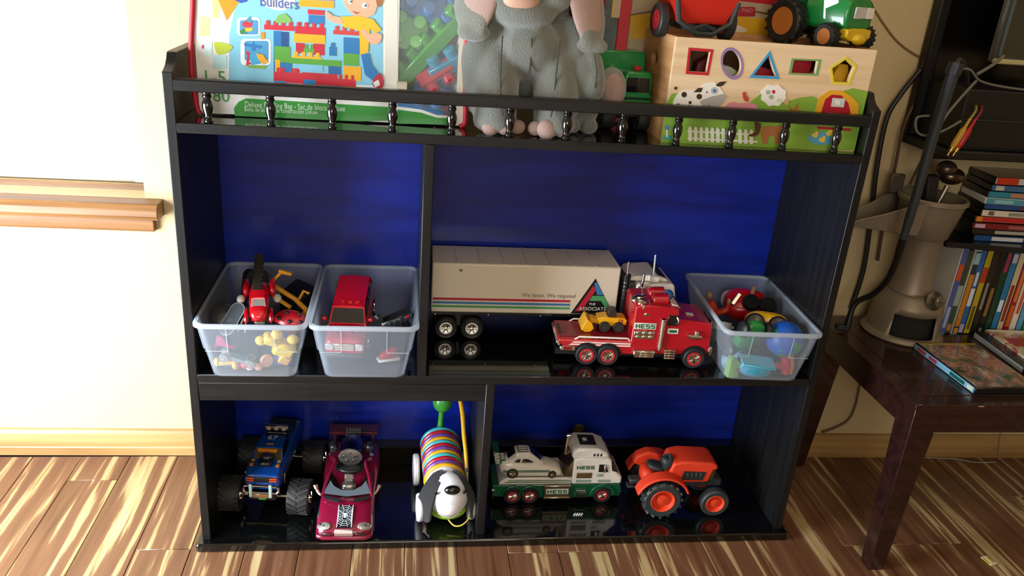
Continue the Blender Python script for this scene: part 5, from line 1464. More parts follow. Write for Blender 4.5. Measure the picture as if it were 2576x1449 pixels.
# ---------------- green truck behind the elephants
GT1 = mat('#0f7f3c', .3, coat=.4)
gt = thing('dump_truck', 'green toy dump truck with red roof light between elephant and farm box', 'toy truck', (.736, .104, Z1), R(3))
b = B(); b.prism([(-.024, .036), (-.024, .088), (-.020, .100), (.022, .100), (.026, .088), (.026, .036)], .0, .050, GT1, 'xz'); cb = b.build('cab', gt, bevel=.004, seg=3)
b = B(); b.prism([(-.0205, .066), (.0225, .066), (.0205, .090), (-.0185, .090)], -.0012, .001, GLASSD, 'xz'); b.build('windshield', cb)
b = B(); b.box((.001, -.001, .050), (.050, .004, .008), GT1, ch=.001); b.box((.001, -.002, .0595), (.050, .004, .004), GT1, ch=.001); b.build('grille_bars', cb)
b = B(); b.box((.001, -.0006, .0545), (.042, .003, .004), BLACKP); b.build('grille_slot', cb)
b = B(); b.box((.0, .012, .104), (.012, .008, .008), mat('#a81a14', .3), ch=.0015); b.build('roof_light', gt)
b = B(); b.box((.001, .001, .036), (.052, .008, .012), BLACKP, ch=.002); b.build('bumper', gt)
b = B(); b.prism([(-.058, .060), (-.058, .122), (-.050, .128), (.026, .126), (.030, .060)], .052, .135, GT1, 'xz'); b.build('dump_bed', gt, bevel=.003)
b = B(); b.box((-.012, .07, .030), (.060, .12, .020), BLACKP, ch=.003); b.build('chassis', gt)
for x in (-.042, .022):
    for y in (.018, .100):
        axw(gt, 'dump', (x, y, .0200), .0200, .022, mat('#1a1c1c', .5))

# ---------------- wooden farm shape sorter
MAP = stretched('pale_maple', ['#cfae84', '#dcc09a', '#e4cba8'], [.3, .5, .7], (4, 60, 60), .5, .05, rnd=False)
MAPD = stretched('maple_side', ['#a9784a', '#b98858', '#c69868'], [.3, .5, .7], (60, 4, 60), .55, .05, rnd=False)
fb = thing('shape_sorter', 'pale wooden shape-sorter box printed with farm animals and cut-out shapes', 'shape sorter')
FX0, FX1, FY, FYB, FT = .7668, 1.1022, .0250, .200, .9487
f = layout([0.905796, 0.066467, 0.012021, 0.000389, 0.00135, 0.000232], [0.891445, 0.003683, -0.061898, 2.2e-05, -0.000288, -0.001197], 1900, 200)
ink = printer(f, FY)
sq = [f(u, v) for u, v in ((1738, 127), (1788, 131), (1778, 183), (1732, 180))]
cq = [f(1842 + 23 * math.cos(a) + 4 * -math.sin(a), 160 - 33 * math.sin(a)) for a in (2 * math.pi * k / 24 for k in range(24))]
tq = [f(u, v) for u, v in ((1935, 140), (1953, 193), (1896, 190))]
gq = [f(u, v) for u, v in ((1998, 151), (2059, 154), (2052, 187), (1991, 184))]
pq = [f(u, v) for u, v in ((2128, 150), (2150, 169), (2134, 208), (2098, 206), (2094, 172))]
b = B(); b.prism([(FX0, Z1), (FX1, Z1), (FX1, FT), (FX0, FT)], FY, FY + .008, MAP, 'xz', holes=[sq, cq, tq, gq, pq]); fp = b.build('front_panel', fb)
b = B(); b.box(((FX0 + FX1) / 2, FYB - .004, (Z1 + FT) / 2), (FX1 - FX0, .008, FT - Z1), MAPD); b.build('back_panel', fb)
b = B(); hole = circ(.128, .905, .018, .013); b.prism([(FY + .008, Z1), (FYB - .008, Z1), (FYB - .008, FT), (FY + .008, FT)], FX0, FX0 + .008, MAPD, 'yz', holes=[hole]); b.build('side_panel', fb)
b = B(); b.prism([(FY + .008, Z1), (FYB - .008, Z1), (FYB - .008, FT), (FY + .008, FT)], FX1 - .008, FX1, MAPD, 'yz', holes=[hole]); b.build('side_panel', fb)
b = B(); b.box(((FX0 + FX1) / 2, (FY + FYB) / 2, Z1 + .003), (FX1 - FX0 - .016, FYB - FY - .016, .006), MAPD); b.build('bottom_panel', fb)
b = B(); b.box(((FX0 + FX1) / 2, .128, .9385), (FX1 - FX0 - .0165, .126, .006), MAPD); b.build('lid', fb)


def outline(name, pts, c, k):
    cx = sum(p[0] for p in pts) / len(pts); cz = sum(p[1] for p in pts) / len(pts)
    big = [(cx + (x - cx) * k, cz + (z - cz) * k) for x, z in pts]
    B().prism(big, FY - .0006, FY - .0001, mat(c, .4), 'xz', holes=[pts]).build(name, fp)


outline('red_outline', sq, '#b81c2c', 1.26); outline('purple_outline', cq, '#8f76a8', 1.24); outline('blue_outline', tq, '#3a97c8', 1.36); outline('green_outline', gq, '#6fa05e', 1.22); outline('yellow_outline', pq, '#dcc93a', 1.24)
LG = '#7fa83c'
b = B(); ink(b, [(1662, 360), (1676, 262), (1690, 236), (1716, 234), (1740, 262), (1790, 276), (1850, 284), (1888, 256), (1920, 232), (1960, 234), (1986, 254), (2010, 246), (2046, 242), (2080, 262), (2110, 232), (2146, 222), (2184, 230), (2150, 380)], LG, 1); b.build('meadow_print', fp)
b = B(); wh, bk = '#e9e6de', '#3a2c1e'
ink(b, [(1694, 272), (1702, 240), (1724, 226), (1756, 226), (1768, 214), (1796, 206), (1812, 222), (1824, 244), (1812, 264), (1790, 272), (1750, 274)], wh, 3, 2); ink(b, [(1764, 252), (1820, 236), (1824, 252), (1804, 270), (1778, 270), (1766, 264)], '#a9a5a2', 4, 2)
for u, v, r in ((1721, 238, 7), (1759, 243, 7), (1706, 266, 6), (1736, 258, 4)):
    ink(b, circ(u, v, r, r, 14), bk, 4)
ink(b, [(1800, 214), (1812, 206), (1827, 205), (1818, 216), (1806, 218)], bk, 4); ink(b, [(1744, 232), (1756, 222), (1768, 220), (1764, 232)], bk, 4); ink(b, circ(1797, 228, 9, 9, 16), '#aebccb', 4); ink(b, circ(1797, 228, 4, 4, 12), '#5a6a80', 5); ink(b, circ(1778, 232, 2, 2, 8), bk, 5); ink(b, circ(1783, 266, 2, 2, 8), bk, 5); ink(b, circ(1700, 222, 4, 4, 8), bk, 3)
b.build('cow_print', fp)
b = B(); ink(b, [(1828, 276), (1832, 260), (1850, 256), (1856, 260), (1880, 258), (1904, 264), (1898, 278)], '#d58a98', 3, 2); b.build('pig_print', fp)
b = B(); ink(b, [(1868, 234), (1876, 232), (1878, 240), (1884, 248), (1882, 256), (1872, 252)], '#c0443a', 3, 2); b.build('chick_print', fp)
b = B(); pts = []
for k in range(16):
    a = 2 * math.pi * k / 16; r = 1.0 if k % 2 else .86
    pts.append((1946 + 34 * r * math.cos(a), 240 - 29 * r * math.sin(a)))
ink(b, pts, '#ece9e2', 3, 2); ink(b, circ(1932, 232, 6, 6, 12), '#a6b0aa', 4); ink(b, circ(1946, 231, 4, 5, 12), '#b8283a', 4); ink(b, circ(1940, 244, 6, 6, 12), '#9fb09a', 4); ink(b, circ(1960, 252, 8, 5, 12), '#d8d4cc', 4); ink(b, circ(1978, 256, 6, 8, 12), '#c8a878', 3); b.build('sheep_print', fp)
b = B(); ink(b, [(2048, 288), (2060, 246), (2086, 228), (2120, 228), (2146, 246), (2160, 262), (2158, 292)], '#e0a32a', 3); ink(b, [(2062, 292), (2076, 250), (2092, 238), (2116, 240), (2134, 260), (2142, 294)], '#a8182c', 4); ink(b, [(2094, 246), (2126, 248), (2122, 270), (2090, 268)], '#c9cdcf', 5); ink(b, circ(2107, 258, 7, 7, 12), '#e8e4e0', 6); ink(b, [(2078, 282), (2128, 286), (2128, 290), (2078, 286)], '#d8a8a8', 5); ink(b, [(2056, 318), (2140, 324), (2140, 330), (2056, 324)], '#b0182c', 4); b.build('barn_print', fp)
b = B(); ink(b, [(1990, 282), (1984, 266), (1994, 276), (2008, 258), (2006, 276), (2020, 278), (2004, 292)], '#b0683a', 3); ink(b, [(1922, 318), (1966, 316), (1970, 340), (1960, 362), (1950, 362), (1946, 342), (1934, 340), (1930, 362), (1918, 360), (1914, 336)], '#a8673a', 4); ink(b, [(1898, 308), (1914, 312), (1908, 338), (1890, 344), (1884, 338), (1900, 332)], '#5a3420', 5, 2); b.build('horse_print', fp)
for k in range(12):
    u = 1736 + k * 14.0
    if 1834 < u < 1852:
        continue
    b = B(); ink(b, [(u - 4, 322 + (u - 1736) * .05), (u, 317 + (u - 1736) * .05), (u + 4, 322 + (u - 1736) * .05), (u + 4, 355 + (u - 1736) * .05), (u - 4, 355 + (u - 1736) * .05)], '#e2e2d6', 4); b.build('picket_print', fp)
for v in (328, 346):
    b = B(); ink(b, [(1730, v), (1906, v + 9), (1906, v + 13), (1730, v + 4)], '#e2e2d6', 3); b.build('fence_rail_print', fp)
b = B(); ink(b, circ(2068, 348, 36, 17, 24), '#5aa0b4', 3); b.build('pond_print', fp)
for u, v in ((2050, 340), (2068, 352), (2086, 336)):
    b = B(); ink(b, circ(u, v, 8, 6, 14), '#e2c04a', 4); ink(b, circ(u + 5, v - 6, 4, 4, 12), '#e2c04a', 5); b.build('duckling_print', fp)
b = B(); ink(b, circ(1678, 321, 6, 6, 12), '#5a78b0', 3); ink(b, [(1676, 327), (1680, 327), (1680, 345), (1676, 345)], '#d8d8d0', 3); ink(b, [(1668, 340), (1690, 341), (1690, 352), (1668, 351)], '#4a9a8c', 2); b.build('flower_print', fp)
# loose blocks seen through the cut-outs
def wood_shape(label, pts, c, x, y, rz=0.0, th=.035, c2=None):
    t = thing('sorter_block', label, 'toy block', (x, y, Z1 + .0062), rz, 'shape blocks inside the sorter box')
    B().prism(pts, -th / 2, th / 2, mat(c, .45), 'xz').build('block', t, bevel=.002)
    B().prism([(u * .55, .018 + (v - .018) * .55) for u, v in pts], -th / 2 - .0006, -th / 2, mat(c2 or '#e6dcc6', .45), 'xz').build('face_print', t)


wood_shape('dark green block behind the square cut-out', [(-.020, 0), (.014, 0), (.006, .128), (-.022, .120)], '#2a5a38', .796, .062, .1, .03, c2='#1c4028')
wood_shape('dark red block beside the green one in the sorter', [(-.014, 0), (.016, 0), (.018, .132), (-.004, .118)], '#6a1420', .824, .075, -.1, .03, c2='#7a1a26')
wood_shape('pale spotted round block behind the circle cut-out', circ(0, .072, .036, .046), '#a9aea2', .864, .062, -.1, .03, c2='#4a4238')
wood_shape('red block behind the triangle cut-out', [(-.030, 0), (.032, 0), (.030, .112), (-.022, .124)], '#9c182c', .925, .060, .1, .03, c2='#b02236')
wood_shape('crimson block behind the rectangle cut-out', [(-.030, 0), (.024, 0), (.026, .135), (-.030, .135)], '#ae162e', .984, .066, .05, .03, c2='#98122a')
wood_shape('grey checked block at the corner of the rectangle cut-out', [(-.016, 0), (.014, 0), (.014, .128), (-.010, .112)], '#9a90a2', 1.018, .052, -.15, .02, c2='#655e72')
wood_shape('yellow block behind the pentagon cut-out', [(-.018, 0), (.018, 0), (.016, .100), (.006, .132), (-.010, .132), (-.018, .112)], '#cf9f1c', 1.062, .058, .1, .03, c2='#b8860f')

# ---------------- red cart and green tractor on top of the sorter
LZ = .9416
RC = mat('#c0281a', .4, bump=.05, bscale=700)
ct = thing('toy_wagon', 'red toy farm wagon with black wheels on top of the wooden box', 'toy wagon', (.815, .100, LZ), R(4))
b = B(); rs = []
for z, w, d in ((.026, .038, .040), (.030, .040, .042), (.085, .058, .055)):
    rs.append([(w * sx, d * sy, z) for sx, sy in ((-1, -1), (1, -1), (1, 1), (-1, 1))])
for z, w, d in ((.085, .054, .051), (.032, .037, .039)):
    rs.append([(w * sx, d * sy, z) for sx, sy in ((-1, -1), (1, -1), (1, 1), (-1, 1))])
b.rings(rs, RC); b.build('hopper', ct, bevel=.002)
b = B(); b.tube([(-.050, -.046, .060), (-.044, -.047, .030), (-.012, -.048, .012), (.014, -.048, .012), (.044, -.047, .030), (.052, -.046, .062)], .0045, DGR, 8); b.tube([(-.02, -.046, .018), (.0, -.046, .026), (.02, -.046, .018)], .003, DGR, 8); b.build('front_frame', ct)
b = B(); b.box((0, 0, .020), (.05, .075, .010), DGR, ch=.002); b.cyl((-.062, .0, .024), (.062, .0, .024), .004, DGR, n=10); b.build('axle_frame', ct)
for sx in (-1, 1):
    axw(ct, 'wagon', (sx * .058, .0, .0270), .0270, .016, mat('#b3202a', .4), mat('#262a2b', .55), 5)
gtr = thing('toy_tractor', 'green toy tractor with yellow bumper and orange hubs on the wooden box', 'toy tractor', (1.056, .118, LZ), R(24))
GJ = mat('#0f7a34', .25, coat=.4); YJ = mat('#d6b21c', .3, coat=.3)
b = B(); hull(b, [(-.062, [(.022, .034), (.030, .038), (.032, .058), (.028, .074), (.012, .082)]), (-.054, [(.024, .030), (.033, .034), (.036, .060), (.031, .078), (.012, .086)]), (.020, [(.026, .030), (.036, .034), (.040, .066), (.034, .088), (.012, .094)])], GJ, 'y'); b.build('hood', gtr, bevel=.004)
b = B(); b.prism([(.0, .034), (.0, .12), (.012, .128), (.05, .124), (.062, .09), (.062, .034)], -.030, .030, GJ, 'yz'); b.build('cab', gtr, bevel=.004)
b = B(); hull(b, [(-.067, [(.020, .016), (.030, .022), (.030, .034), (.012, .036)]), (-.030, [(.022, .014), (.032, .020), (.032, .036), (.012, .037)])], YJ, 'y'); b.ell((0, -.068, .020), (.016, .010, .010), YJ); b.build('bumper', gtr, bevel=.002)
b = B(); b.box((.0, -.0635, .060), (.036, .003, .018), mat('#c9cdd0', .25, .3), ch=.001); gp = b.build('front_plate', gtr)
b = B(); b.box((.019, -.0645, .060), (.017, .003, .017), mat('#e4e2da', .4), ch=.0006); b.build('white_sticker', gp)
b = B(); b.prism([(-.012, .0), (.012, .0), (.010, -.026), (.0, -.034), (-.012, -.028)], 0, .001, mat('#a8aebb', .2, .5), 'xy', T=frame((-.036, -.028, .076), (.25, -.95, .05), (-.12, .1, 1))); b.box((-.036, -.026, .088), (.006, .012, .016), WHITE, ch=.001); b.build('side_sticker', gtr)
b = B(); b.box((0, 0, .026), (.050, .11, .018), BLACKP, ch=.003); b.build('chassis', gtr)
OH = mat('#b8702c', .5)


def ftyre(key, c, r, wd):
    if key not in WHEELS:
        bt = B(); wheel(bt, None, (0, 0, 0), r, wd, mat('#1b1d1e', .5), None, rimr=.62, axis=0, lugs=16, tw=.5); o = bt.build('wheel', gtr)
        br = B(); br.lathe([(.0002, -wd * .48), (r * .5, -wd * .44), (r * .62, -wd * .46), (r * .62, wd * .46), (r * .5, wd * .44), (.0002, wd * .48)], (0, 0, 0), OH, (1, 0, 0), 26); h = br.build('hub', o); WHEELS[key] = (o, h)
    else:
        o = dup(WHEELS[key][0], gtr); dup(WHEELS[key][1], o)
    o.location = c


for sx in (-1, 1):
    ftyre('gtf', (sx * .044, -.040, .0205), .0205, .020); ftyre('gtr', (sx * .050, .045, .0365), .0365, .022)

# ---------------- boxes standing at the back
f2 = layout([0.889406, 0.072568, 0.01149, 0.000401, 0.001382, 0.000193], [0.968553, 0.004607, -0.066258, 2.7e-05, -0.000283, -0.001205], 1800, 50)
yb = thing('toy_box', 'cream and yellow cardboard toy box with red top band behind the wooden box', 'box')
b = B(); b.box((.887, .232, (Z1 + 1.06) / 2), (.300, .050, 1.06 - Z1), mat('#a8977a', .5), ch=.001); b.build('carton', yb)
ink2 = printer(f2, .207)
b = B(); ink2(b, [(1588, -60), (2010, -60), (2010, 20), (1840, 0), (1588, -8)], '#b3152a', 1); b.build('red_band', yb)
b = B(); ink2(b, [(1588, 40), (1640, 34), (1640, 98), (1588, 100)], '#c79a16', 1); ink2(b, [(1835, 40), (1990, 52), (1990, 100), (1835, 84)], '#c79a16', 1); b.build('yellow_print', yb, stuff=True)
b = B(); ink2(b, rrect(1866, 30, 76, 24, 4), '#9c1f2c', 2); lab = b.build('red_label', yb)
b = B(); c = f2(1864, 27); b.text('OOR PAD', .0095, mat('#c98a86', .4), frame((c[0], .2060, c[1]), (1, 0, .05), (0, 0, 1)), xs=1.15); b.build('label_lettering', lab)
b = B(); ink2(b, [(1905, 28), (1990, 42), (1990, 46), (1905, 32)], '#5a4438', 3); b.build('dark_line', yb)
b = B(); ink2(b, [(1588, 37), (1650, 26), (1650, 29), (1588, 40)], '#5a4438', 3); b.build('dark_line', yb)
b = B(); ink2(b, [(1822, 56), (1850, 60), (1880, 74), (1876, 82), (1822, 80)], '#cbbfae', 2, 2); b.build('pale_print', yb)
b = B(); ink2(b, [(1945, 84), (1962, 66), (1990, 56), (1990, 90)], '#7a3a20', 2); b.build('brown_print', yb)
rb = thing('game_box', 'black toy box with red edges and red letters behind the elephants', 'box')
b = B(); b.box((.652, .186, (Z1 + 1.06) / 2), (.150, .028, 1.06 - Z1), mat('#23282a', .5), ch=.001); b.build('carton', rb)
RE = mat('#b3101e', .35)
for x, w in ((.717, .020), (.6745, .011), (.580, .010)):
    b = B(); b.box((x, .1705, (Z1 + 1.06) / 2 + .001), (w, .004, 1.06 - Z1 - .004), RE, ch=.001); b.build('red_edge', rb)
b = B(); b.box((.6935, .1708, .92), (.026, .003, .26), mat('#4d5a5a', .6, var=.5, bump=.3, bscale=90)); b.build('stone_print', rb)
b = B(); b.box((.7015, .1690, 1.005), (.012, .003, .085), mat('#b3a284', .5)); b.box((.6945, .1688, 1.005), (.003, .003, .085), mat('#c9a21c', .5)); b.build('cream_strip', rb)
b = B()
for k, ch in enumerate('eoes'):
    b.text(ch, .030, RE, frame((.655, .1715, .955 - k * .030), (1, 0, 0), (0, 0, 1)))
b.build('red_lettering', rb)
# ------------------------------------------------------------------ dark end table and what stands on it
TZ = .370
ESP = stretched('espresso_wood', ['#1d0f0d', '#2a1512', '#341b16'], [.3, .5, .75], (5, 60, 60), .28, .08, 4, rnd=False, coat=.4)
tb = thing('end_table', 'dark espresso wooden end table with worn edges beside the bookcase', 'table')
TX0, TX1, TY0, TY1 = 1.252, 1.95, -.107, .275
b = B(); b.prism([(TX0, TY0), (TX1, TY0), (TX1, TY1), (TX0, TY1)], TZ - .012, TZ - .0012, ESP, 'xy'); b.prism([(TX0 + .035, TY0 + .035), (TX1 - .035, TY0 + .035), (TX1 - .035, TY1 - .035), (TX0 + .035, TY1 - .035)], TZ - .0014, TZ, ESP, 'xy'); b.build('top', tb, bevel=.0015)
for x, y, sx, sy in ((TX0, TY0, 1, 1), (TX1, TY0, -1, 1), (TX0, TY1, 1, -1), (TX1, TY1, -1, -1)):
    b = B(); b.rings([[(x + sx * (.004 + i), y + sy * (.004 + j), z) for i, j in ((0, 0), (w, 0), (w, w), (0, w))] for z, w in ((0, .030), (.30, .048), (TZ - .012, .048))], ESP); b.build('leg', tb, bevel=.001)
for x in (TX0 + .014, TX1 - .014):
    B().box((x, (TY0 + TY1) / 2, TZ - .0365), (.018, TY1 - TY0 - .1, .049), ESP, ch=.001).build('apron', tb)
for y in (TY0 + .014, TY1 - .014):
    B().box(((TX0 + TX1) / 2, y, TZ - .0365), (TX1 - TX0 - .1, .018, .049), ESP, ch=.001).build('apron', tb)
WEAR = mat('#b98a54', .7)
for (x, y, z, dx, dy) in ((TX0 + .008, TY0 + .002, TZ - .0030, .014, .004), (TX0 + .002, TY0 + .014, TZ - .0034, .003, .022), (TX0 + .125, TY0 + .0012, TZ - .0034, .026, .003), (TX0 + .26, TY0 + .0012, TZ - .0036, .016, .003)):
    b = B(); b.ell((x, y, z), (dx / 2, dy / 2, .0022), WEAR, nu=10, nv=6); b.build('edge_chip', tb)

# ---------------- vintage cast metal grinder
CAST = mat('#857a6a', .45, .35, var=.12, bump=.12, bscale=220)
CASD = mat('#5b5348', .5, .4, var=.1, bscale=150)
gx, gy = 1.402, .196
gd = thing('cast_grinder', 'vintage grey cast metal grinder with open bowl and long spout on the table', 'grinder', (gx, gy, TZ))
b = B(); n = 48; prof = [(.080, 0), (.082, .004), (.078, .010), (.072, .014), (.069, .060), (.066, .076), (.054, .092), (.043, .100)]
rs = []
cs = [2 * math.pi * j / n for j in range(n)]
vs = [(r * math.cos(a), r * math.sin(a), h) for r, h in prof for a in cs]
fs = []
for i in range(len(prof) - 1):
    for j in range(n):
        a = (cs[j] + math.pi / n) - R(-104)
        a = (a + math.pi) % (2 * math.pi) - math.pi
        if i == 3 and abs(a) < R(40):
            continue
        fs.append((i * n + j, i * n + (j + 1) % n, (i + 1) * n + (j + 1) % n, (i + 1) * n + j))
b.add(vs, fs, CAST); o = b.build('base', gd); so = o.modifiers.new('wall', 'SOLIDIFY'); so.thickness = .004; so.offset = -1
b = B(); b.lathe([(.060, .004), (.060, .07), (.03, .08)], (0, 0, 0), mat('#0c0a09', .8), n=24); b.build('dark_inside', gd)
b = B(); b.lathe([(.044, .098), (.042, .104), (.0385, .115), (.036, .150), (.036, .215), (.040, .222)], (-.004, 0, 0), CAST, n=32); b.build('column', gd)
b = B(); b.lathe([(.0445, .0), (.0445, .006), (.042, .008)], (-.002, 0, .094), mat('#7a6440', .45, .6), n=32); b.build('brass_collar', gd)
b = B(); b.lathe([(.012, 0), (.018, .003), (.020, .010), (.014, .016), (.012, .024), (.003, .026)], (.012, -.050, .094), mat('#7d776c', .3, .8), (0.1, -1, .25), 18); b.ell((.014, -.068, .100), (.013, .008, .010), mat('#7d776c', .25, .8)); b.build('clamp_knob', gd)
b = B(); pr2 = [(.040, .214), (.046, .219), (.056, .262), (.062, .288), (.066, .290), (.066, .296), (.063, .299), (.059, .296), (.053, .262), (.043, .226), (.0002, .224)]
b.lathe(pr2, (-.010, 0, 0), CAST, n=40); bw = b.build('bowl', gd)
# spout: open channel running off to the side
b = B()
sec = []
for x, w, z0, z1 in ((-.050, .052, .226, .296), (-.085, .044, .228, .285), (-.125, .034, .231, .266), (-.165, .026, .233, .252), (-.182, .022, .233, .243)):
    t = .003
    sec.append([(x, -w, z1), (x, -w * .8, z0), (x, w * .8, z0), (x, w, z1), (x, w - t, z1), (x, w * .8 - t, z0 + t), (x, -w * .8 + t, z0 + t), (x, -w + t, z1)])
b.rings(sec, CAST); b.build('spout', gd, bevel=.001)
b = B(); b.box((-.070, .040, .310), (.03, .012, .040), CASD, ch=.003); b.build('back_guard', gd)
b = B(); b.cyl((-.012, .0, .226), (.016, .004, .318), .0055, mat('#8d857a', .3, .8), n=12); b.build('plunger_rod', gd)
b = B(); b.ell((.020, .004, .338), (.026, .020, .017), mat('#5e4f44', .2, .85)); b.ell((.006, .006, .352), (.020, .018, .016), mat('#5e4f44', .3, .7)); b.build('plunger_knob', gd)
b = B(); b.box((-.020, .0, .30), (.024, .02, .08), mat('#141210', .6), (0, -.15, 0), ch=.003); b.build('inner_post', gd)

# ---------------- stiff black cord hanging past the grinder to the table
CORD = [Vector(p) for p in ((1.2863, 0.0850, 0.9240), (1.2867, 0.0950, 0.7978), (1.2884, 0.1000, 0.6781), (1.2922, 0.1100, 0.6048), (1.3061, 0.1400, 0.5203), (1.3029, 0.1700, 0.4677), (1.2819, 0.1950, 0.4317), (1.275, .190, .3785))]
pl = thing('hanging_cable', 'stiff black cord hanging past the grinder bowl and ending in a plug on the table', 'cable')
BC = mat('#2c343a', .5)
b = B(); b.tube(CORD[:4], [.0105, .0095, .0085, .0075], BC, 12, smooth=5); b.build('sleeve', pl)
b = B(); b.tube([CORD[0] + Vector((-.001, 0, -.012)), CORD[0] + Vector((.002, 0, .008))], .013, mat('#20252a', .45), 12); b.build('cap', pl)
b = B(); b.tube(CORD[3:], [.0075, .0065, .0060, .0060, .0070], mat('#0c0c0d', .5), 10, smooth=5); b.build('lead', pl)
b = B(); b.tube([CORD[0] + Vector((.002, 0, .004)), CORD[0] + Vector((.020, .020, .012)), Vector((1.345, .135, .915)), Vector((1.372, .160, .890))], .004, BC, 8, smooth=5); b.build('hook', pl)
B().box(CORD[-1] + Vector((-.010, .004, .001)), (.028, .016, .013), mat('#0d0d0d', .45), (0, 0, -.3), ch=.003).build('plug', pl)

# ---------------- DVD cases
CASE = mat('#101113', .3, coat=.3)
CASW = mat('#d8d8d6', .35)


def dvd(name, label, cat, loc, rot, size, spine, marks=(), shell=None, cover=None, group=None):
    """case with spine towards local -y; size = (thickness x, depth y, height z)"""
    t = thing(name, label, cat, loc, rot=rot, group=group); tx, ty, tz = size; sh = shell or CASE
    B().box((0, ty / 2, tz / 2), (tx, ty, tz), sh, ch=.0012).build('case', t)
    sp = B().box((0, .0002, tz / 2), (tx - .002, .0012, tz - .004), mat(spine, .3, coat=.3)).build('spine_print', t)
    for k, (z0, z1, w, c) in enumerate(marks):
        B().box((0, -.0004 - .0001 * k, (z0 + z1) / 2 * tz), (tx * w, .0010, (z1 - z0) * tz), mat(c, .35)).build('spine_mark', sp)
    if cover:
        B().box((tx / 2, ty / 2, tz / 2), (.0012, ty - .003, tz - .004), cover).build('cover_print', t)
    return t


GRP = 'disc cases standing in a row'
row = [('#4a5a9c', [(.62, .80, .7, '#c8502c'), (.08, .32, .5, '#9aa6d0')], 'dvd case with a blue spine and orange badge at the row start', CASW),
       ('#3c4a34', [(.34, .58, .8, '#8fa49a'), (.04, .12, .6, '#b07a4a')], 'dvd case with a mossy green picture spine', None),
       ('#2c3440', [(.10, .72, .7, '#c07a1c'), (.84, .97, .8, '#8fb8c4'), (.02, .08, .6, '#c08a1c')], 'dvd case with orange spine lettering on dark', CASW),
       ('#2a62a8', [(.34, .55, .6, '#d6dbe0'), (.58, .74, .4, '#c8d0d8'), (.02, .12, .6, '#b0a0c0')], 'dvd case with a mid blue spine and white lettering', None),
       ('#b0a01e', [(.62, .80, .8, '#b83a1c'), (.06, .34, .4, '#5a5420')], 'dvd case with a mustard yellow spine', None),
       ('#26241f', [(.30, .62, .4, '#8a8880')], 'dvd case with a plain black spine and grey lettering', None),
       ('#1c1a18', [(.22, .56, .5, '#8a6a3c'), (.02, .08, .5, '#6a6868')], 'dvd case with a black spine and bronze lettering', None),
       ('#14402c', [(.75, .97, .5, '#a83060')], 'dvd case with a dark green spine and pink mark', None),
       ('#2a78b0', [(.28, .42, .6, '#dfe4e6'), (.86, .96, .7, '#c0b8cc'), (.02, .07, .5, '#6a2c2c')], 'dvd case with a bright blue spine and white logo', None),
       ('#c8b89c', [(.16, .60, .5, '#8a3a28')], 'dvd case with a cream spine and rusty lettering', None),
       ('#a01e24', [(.10, .36, .6, '#c0602c'), (.40, .78, .5, '#c87a3c'), (.86, .96, .7, '#3c7a4a')], 'dvd case with a red spine and orange lettering', None),
       ('#dcd6c8', [(.26, .62, .5, '#c05a4a'), (.90, .97, .8, '#c8902c')], 'dvd case with a white spine and red lettering', CASW),
       ('#5a9cc4', [(.30, .56, .4, '#a8505c'), (.70, .94, .7, '#a8cce0')], 'dvd case with a sky blue spine', None),
       ('#3f8a2c', [(.12, .60, .4, '#8cc46a'), (.78, .96, .5, '#b0504a')], 'dvd case with a leaf green spine', None),
       ('#c0b090', [(.2, .5, .5, '#7a5a3c')], 'dvd case with a beige spine past the green one', None),
       ('#7a2438', [(.3, .7, .5, '#d0b0a0')], 'dvd case with a plum spine at the row end', None)]
x = 1.4895
for k, (sp, mk, lbl, sh) in enumerate(row):
    dvd('dvd_case', lbl, 'dvd case', (x, .190 - (.004 if k in (0, 2) else 0), TZ + .0002), (0, 0, R(-2)), (.0142, .078, .190 + (.008 if k == 0 else 0)), sp, mk, sh, group=GRP); x += .01485
# stack lying on the row, spines towards the viewer
GRS = 'disc cases stacked flat on the row'
stk = [(.012, '#16181b', [], 'black dvd case lying lowest on the standing row', None, .02, -.02, R(-24)),
       (.013, '#174c86', [(.45, .80, .6, '#c8ccd0')], 'flat dvd case with a deep blue spine in the stack', None, .085, .0, R(-10)),
       (.013, '#24201e', [(.40, .75, .5, '#a8a8a0')], 'flat dvd case with a black and silver spine in the stack', None, .080, .004, R(-8)),
       (.013, '#7a2026', [(.30, .60, .5, '#a05a5a'), (.86, .97, .6, '#c8a0c0')], 'flat dvd case with a dark red spine in the stack', None, .074, .0, R(-12)),
       (.013, '#b04030', [(.30, .90, .35, '#c0202c'), (.92, .98, .8, '#d08a2c')], 'flat dvd case with an orange-red spine in the stack', None, .078, .006, R(-10)),
       (.014, '#d6cfc2', [(.40, .70, .5, '#8c8a84'), (.86, .92, .6, '#6a5a50')], 'flat dvd case with a white spine in the stack', None, .086, .002, R(-13)),
       (.011, '#1c4a8e', [(.10, .60, .6, '#6a3038')], 'flat dvd case with a blue and brown spine in the stack', None, .090, .006, R(-9)),
       (.013, '#4a98ac', [(.70, .90, .5, '#8cc0cc')], 'white dvd case with a teal spine jutting left from the stack', CASW, .088, .004, R(-16)),
       (.013, '#2a86a4', [(.55, .75, .6, '#c0805c'), (.2, .3, .5, '#b03a3c')], 'flat dvd case with a turquoise spine in the stack', None, .092, .010, R(-12)),
       (.013, '#3c6a9c', [(.30, .62, .6, '#c8962c'), (.86, .95, .7, '#c8c8b8')], 'flat dvd case with a blue and gold spine in the stack', None, .096, .012, R(-14)),
       (.0145, '#ccd4dc', [(.74, .98, .95, '#d03c20'), (.52, .66, .6, '#b87a5c'), (.2, .4, .6, '#6a8ab4')], 'top dvd case of the stack with an orange-ended white spine', None, .102, .016, R(-8))]
z = TZ + .1985
COVD = mat('#2a2c30', .2, var=.8, bscale=40, coat=.4)
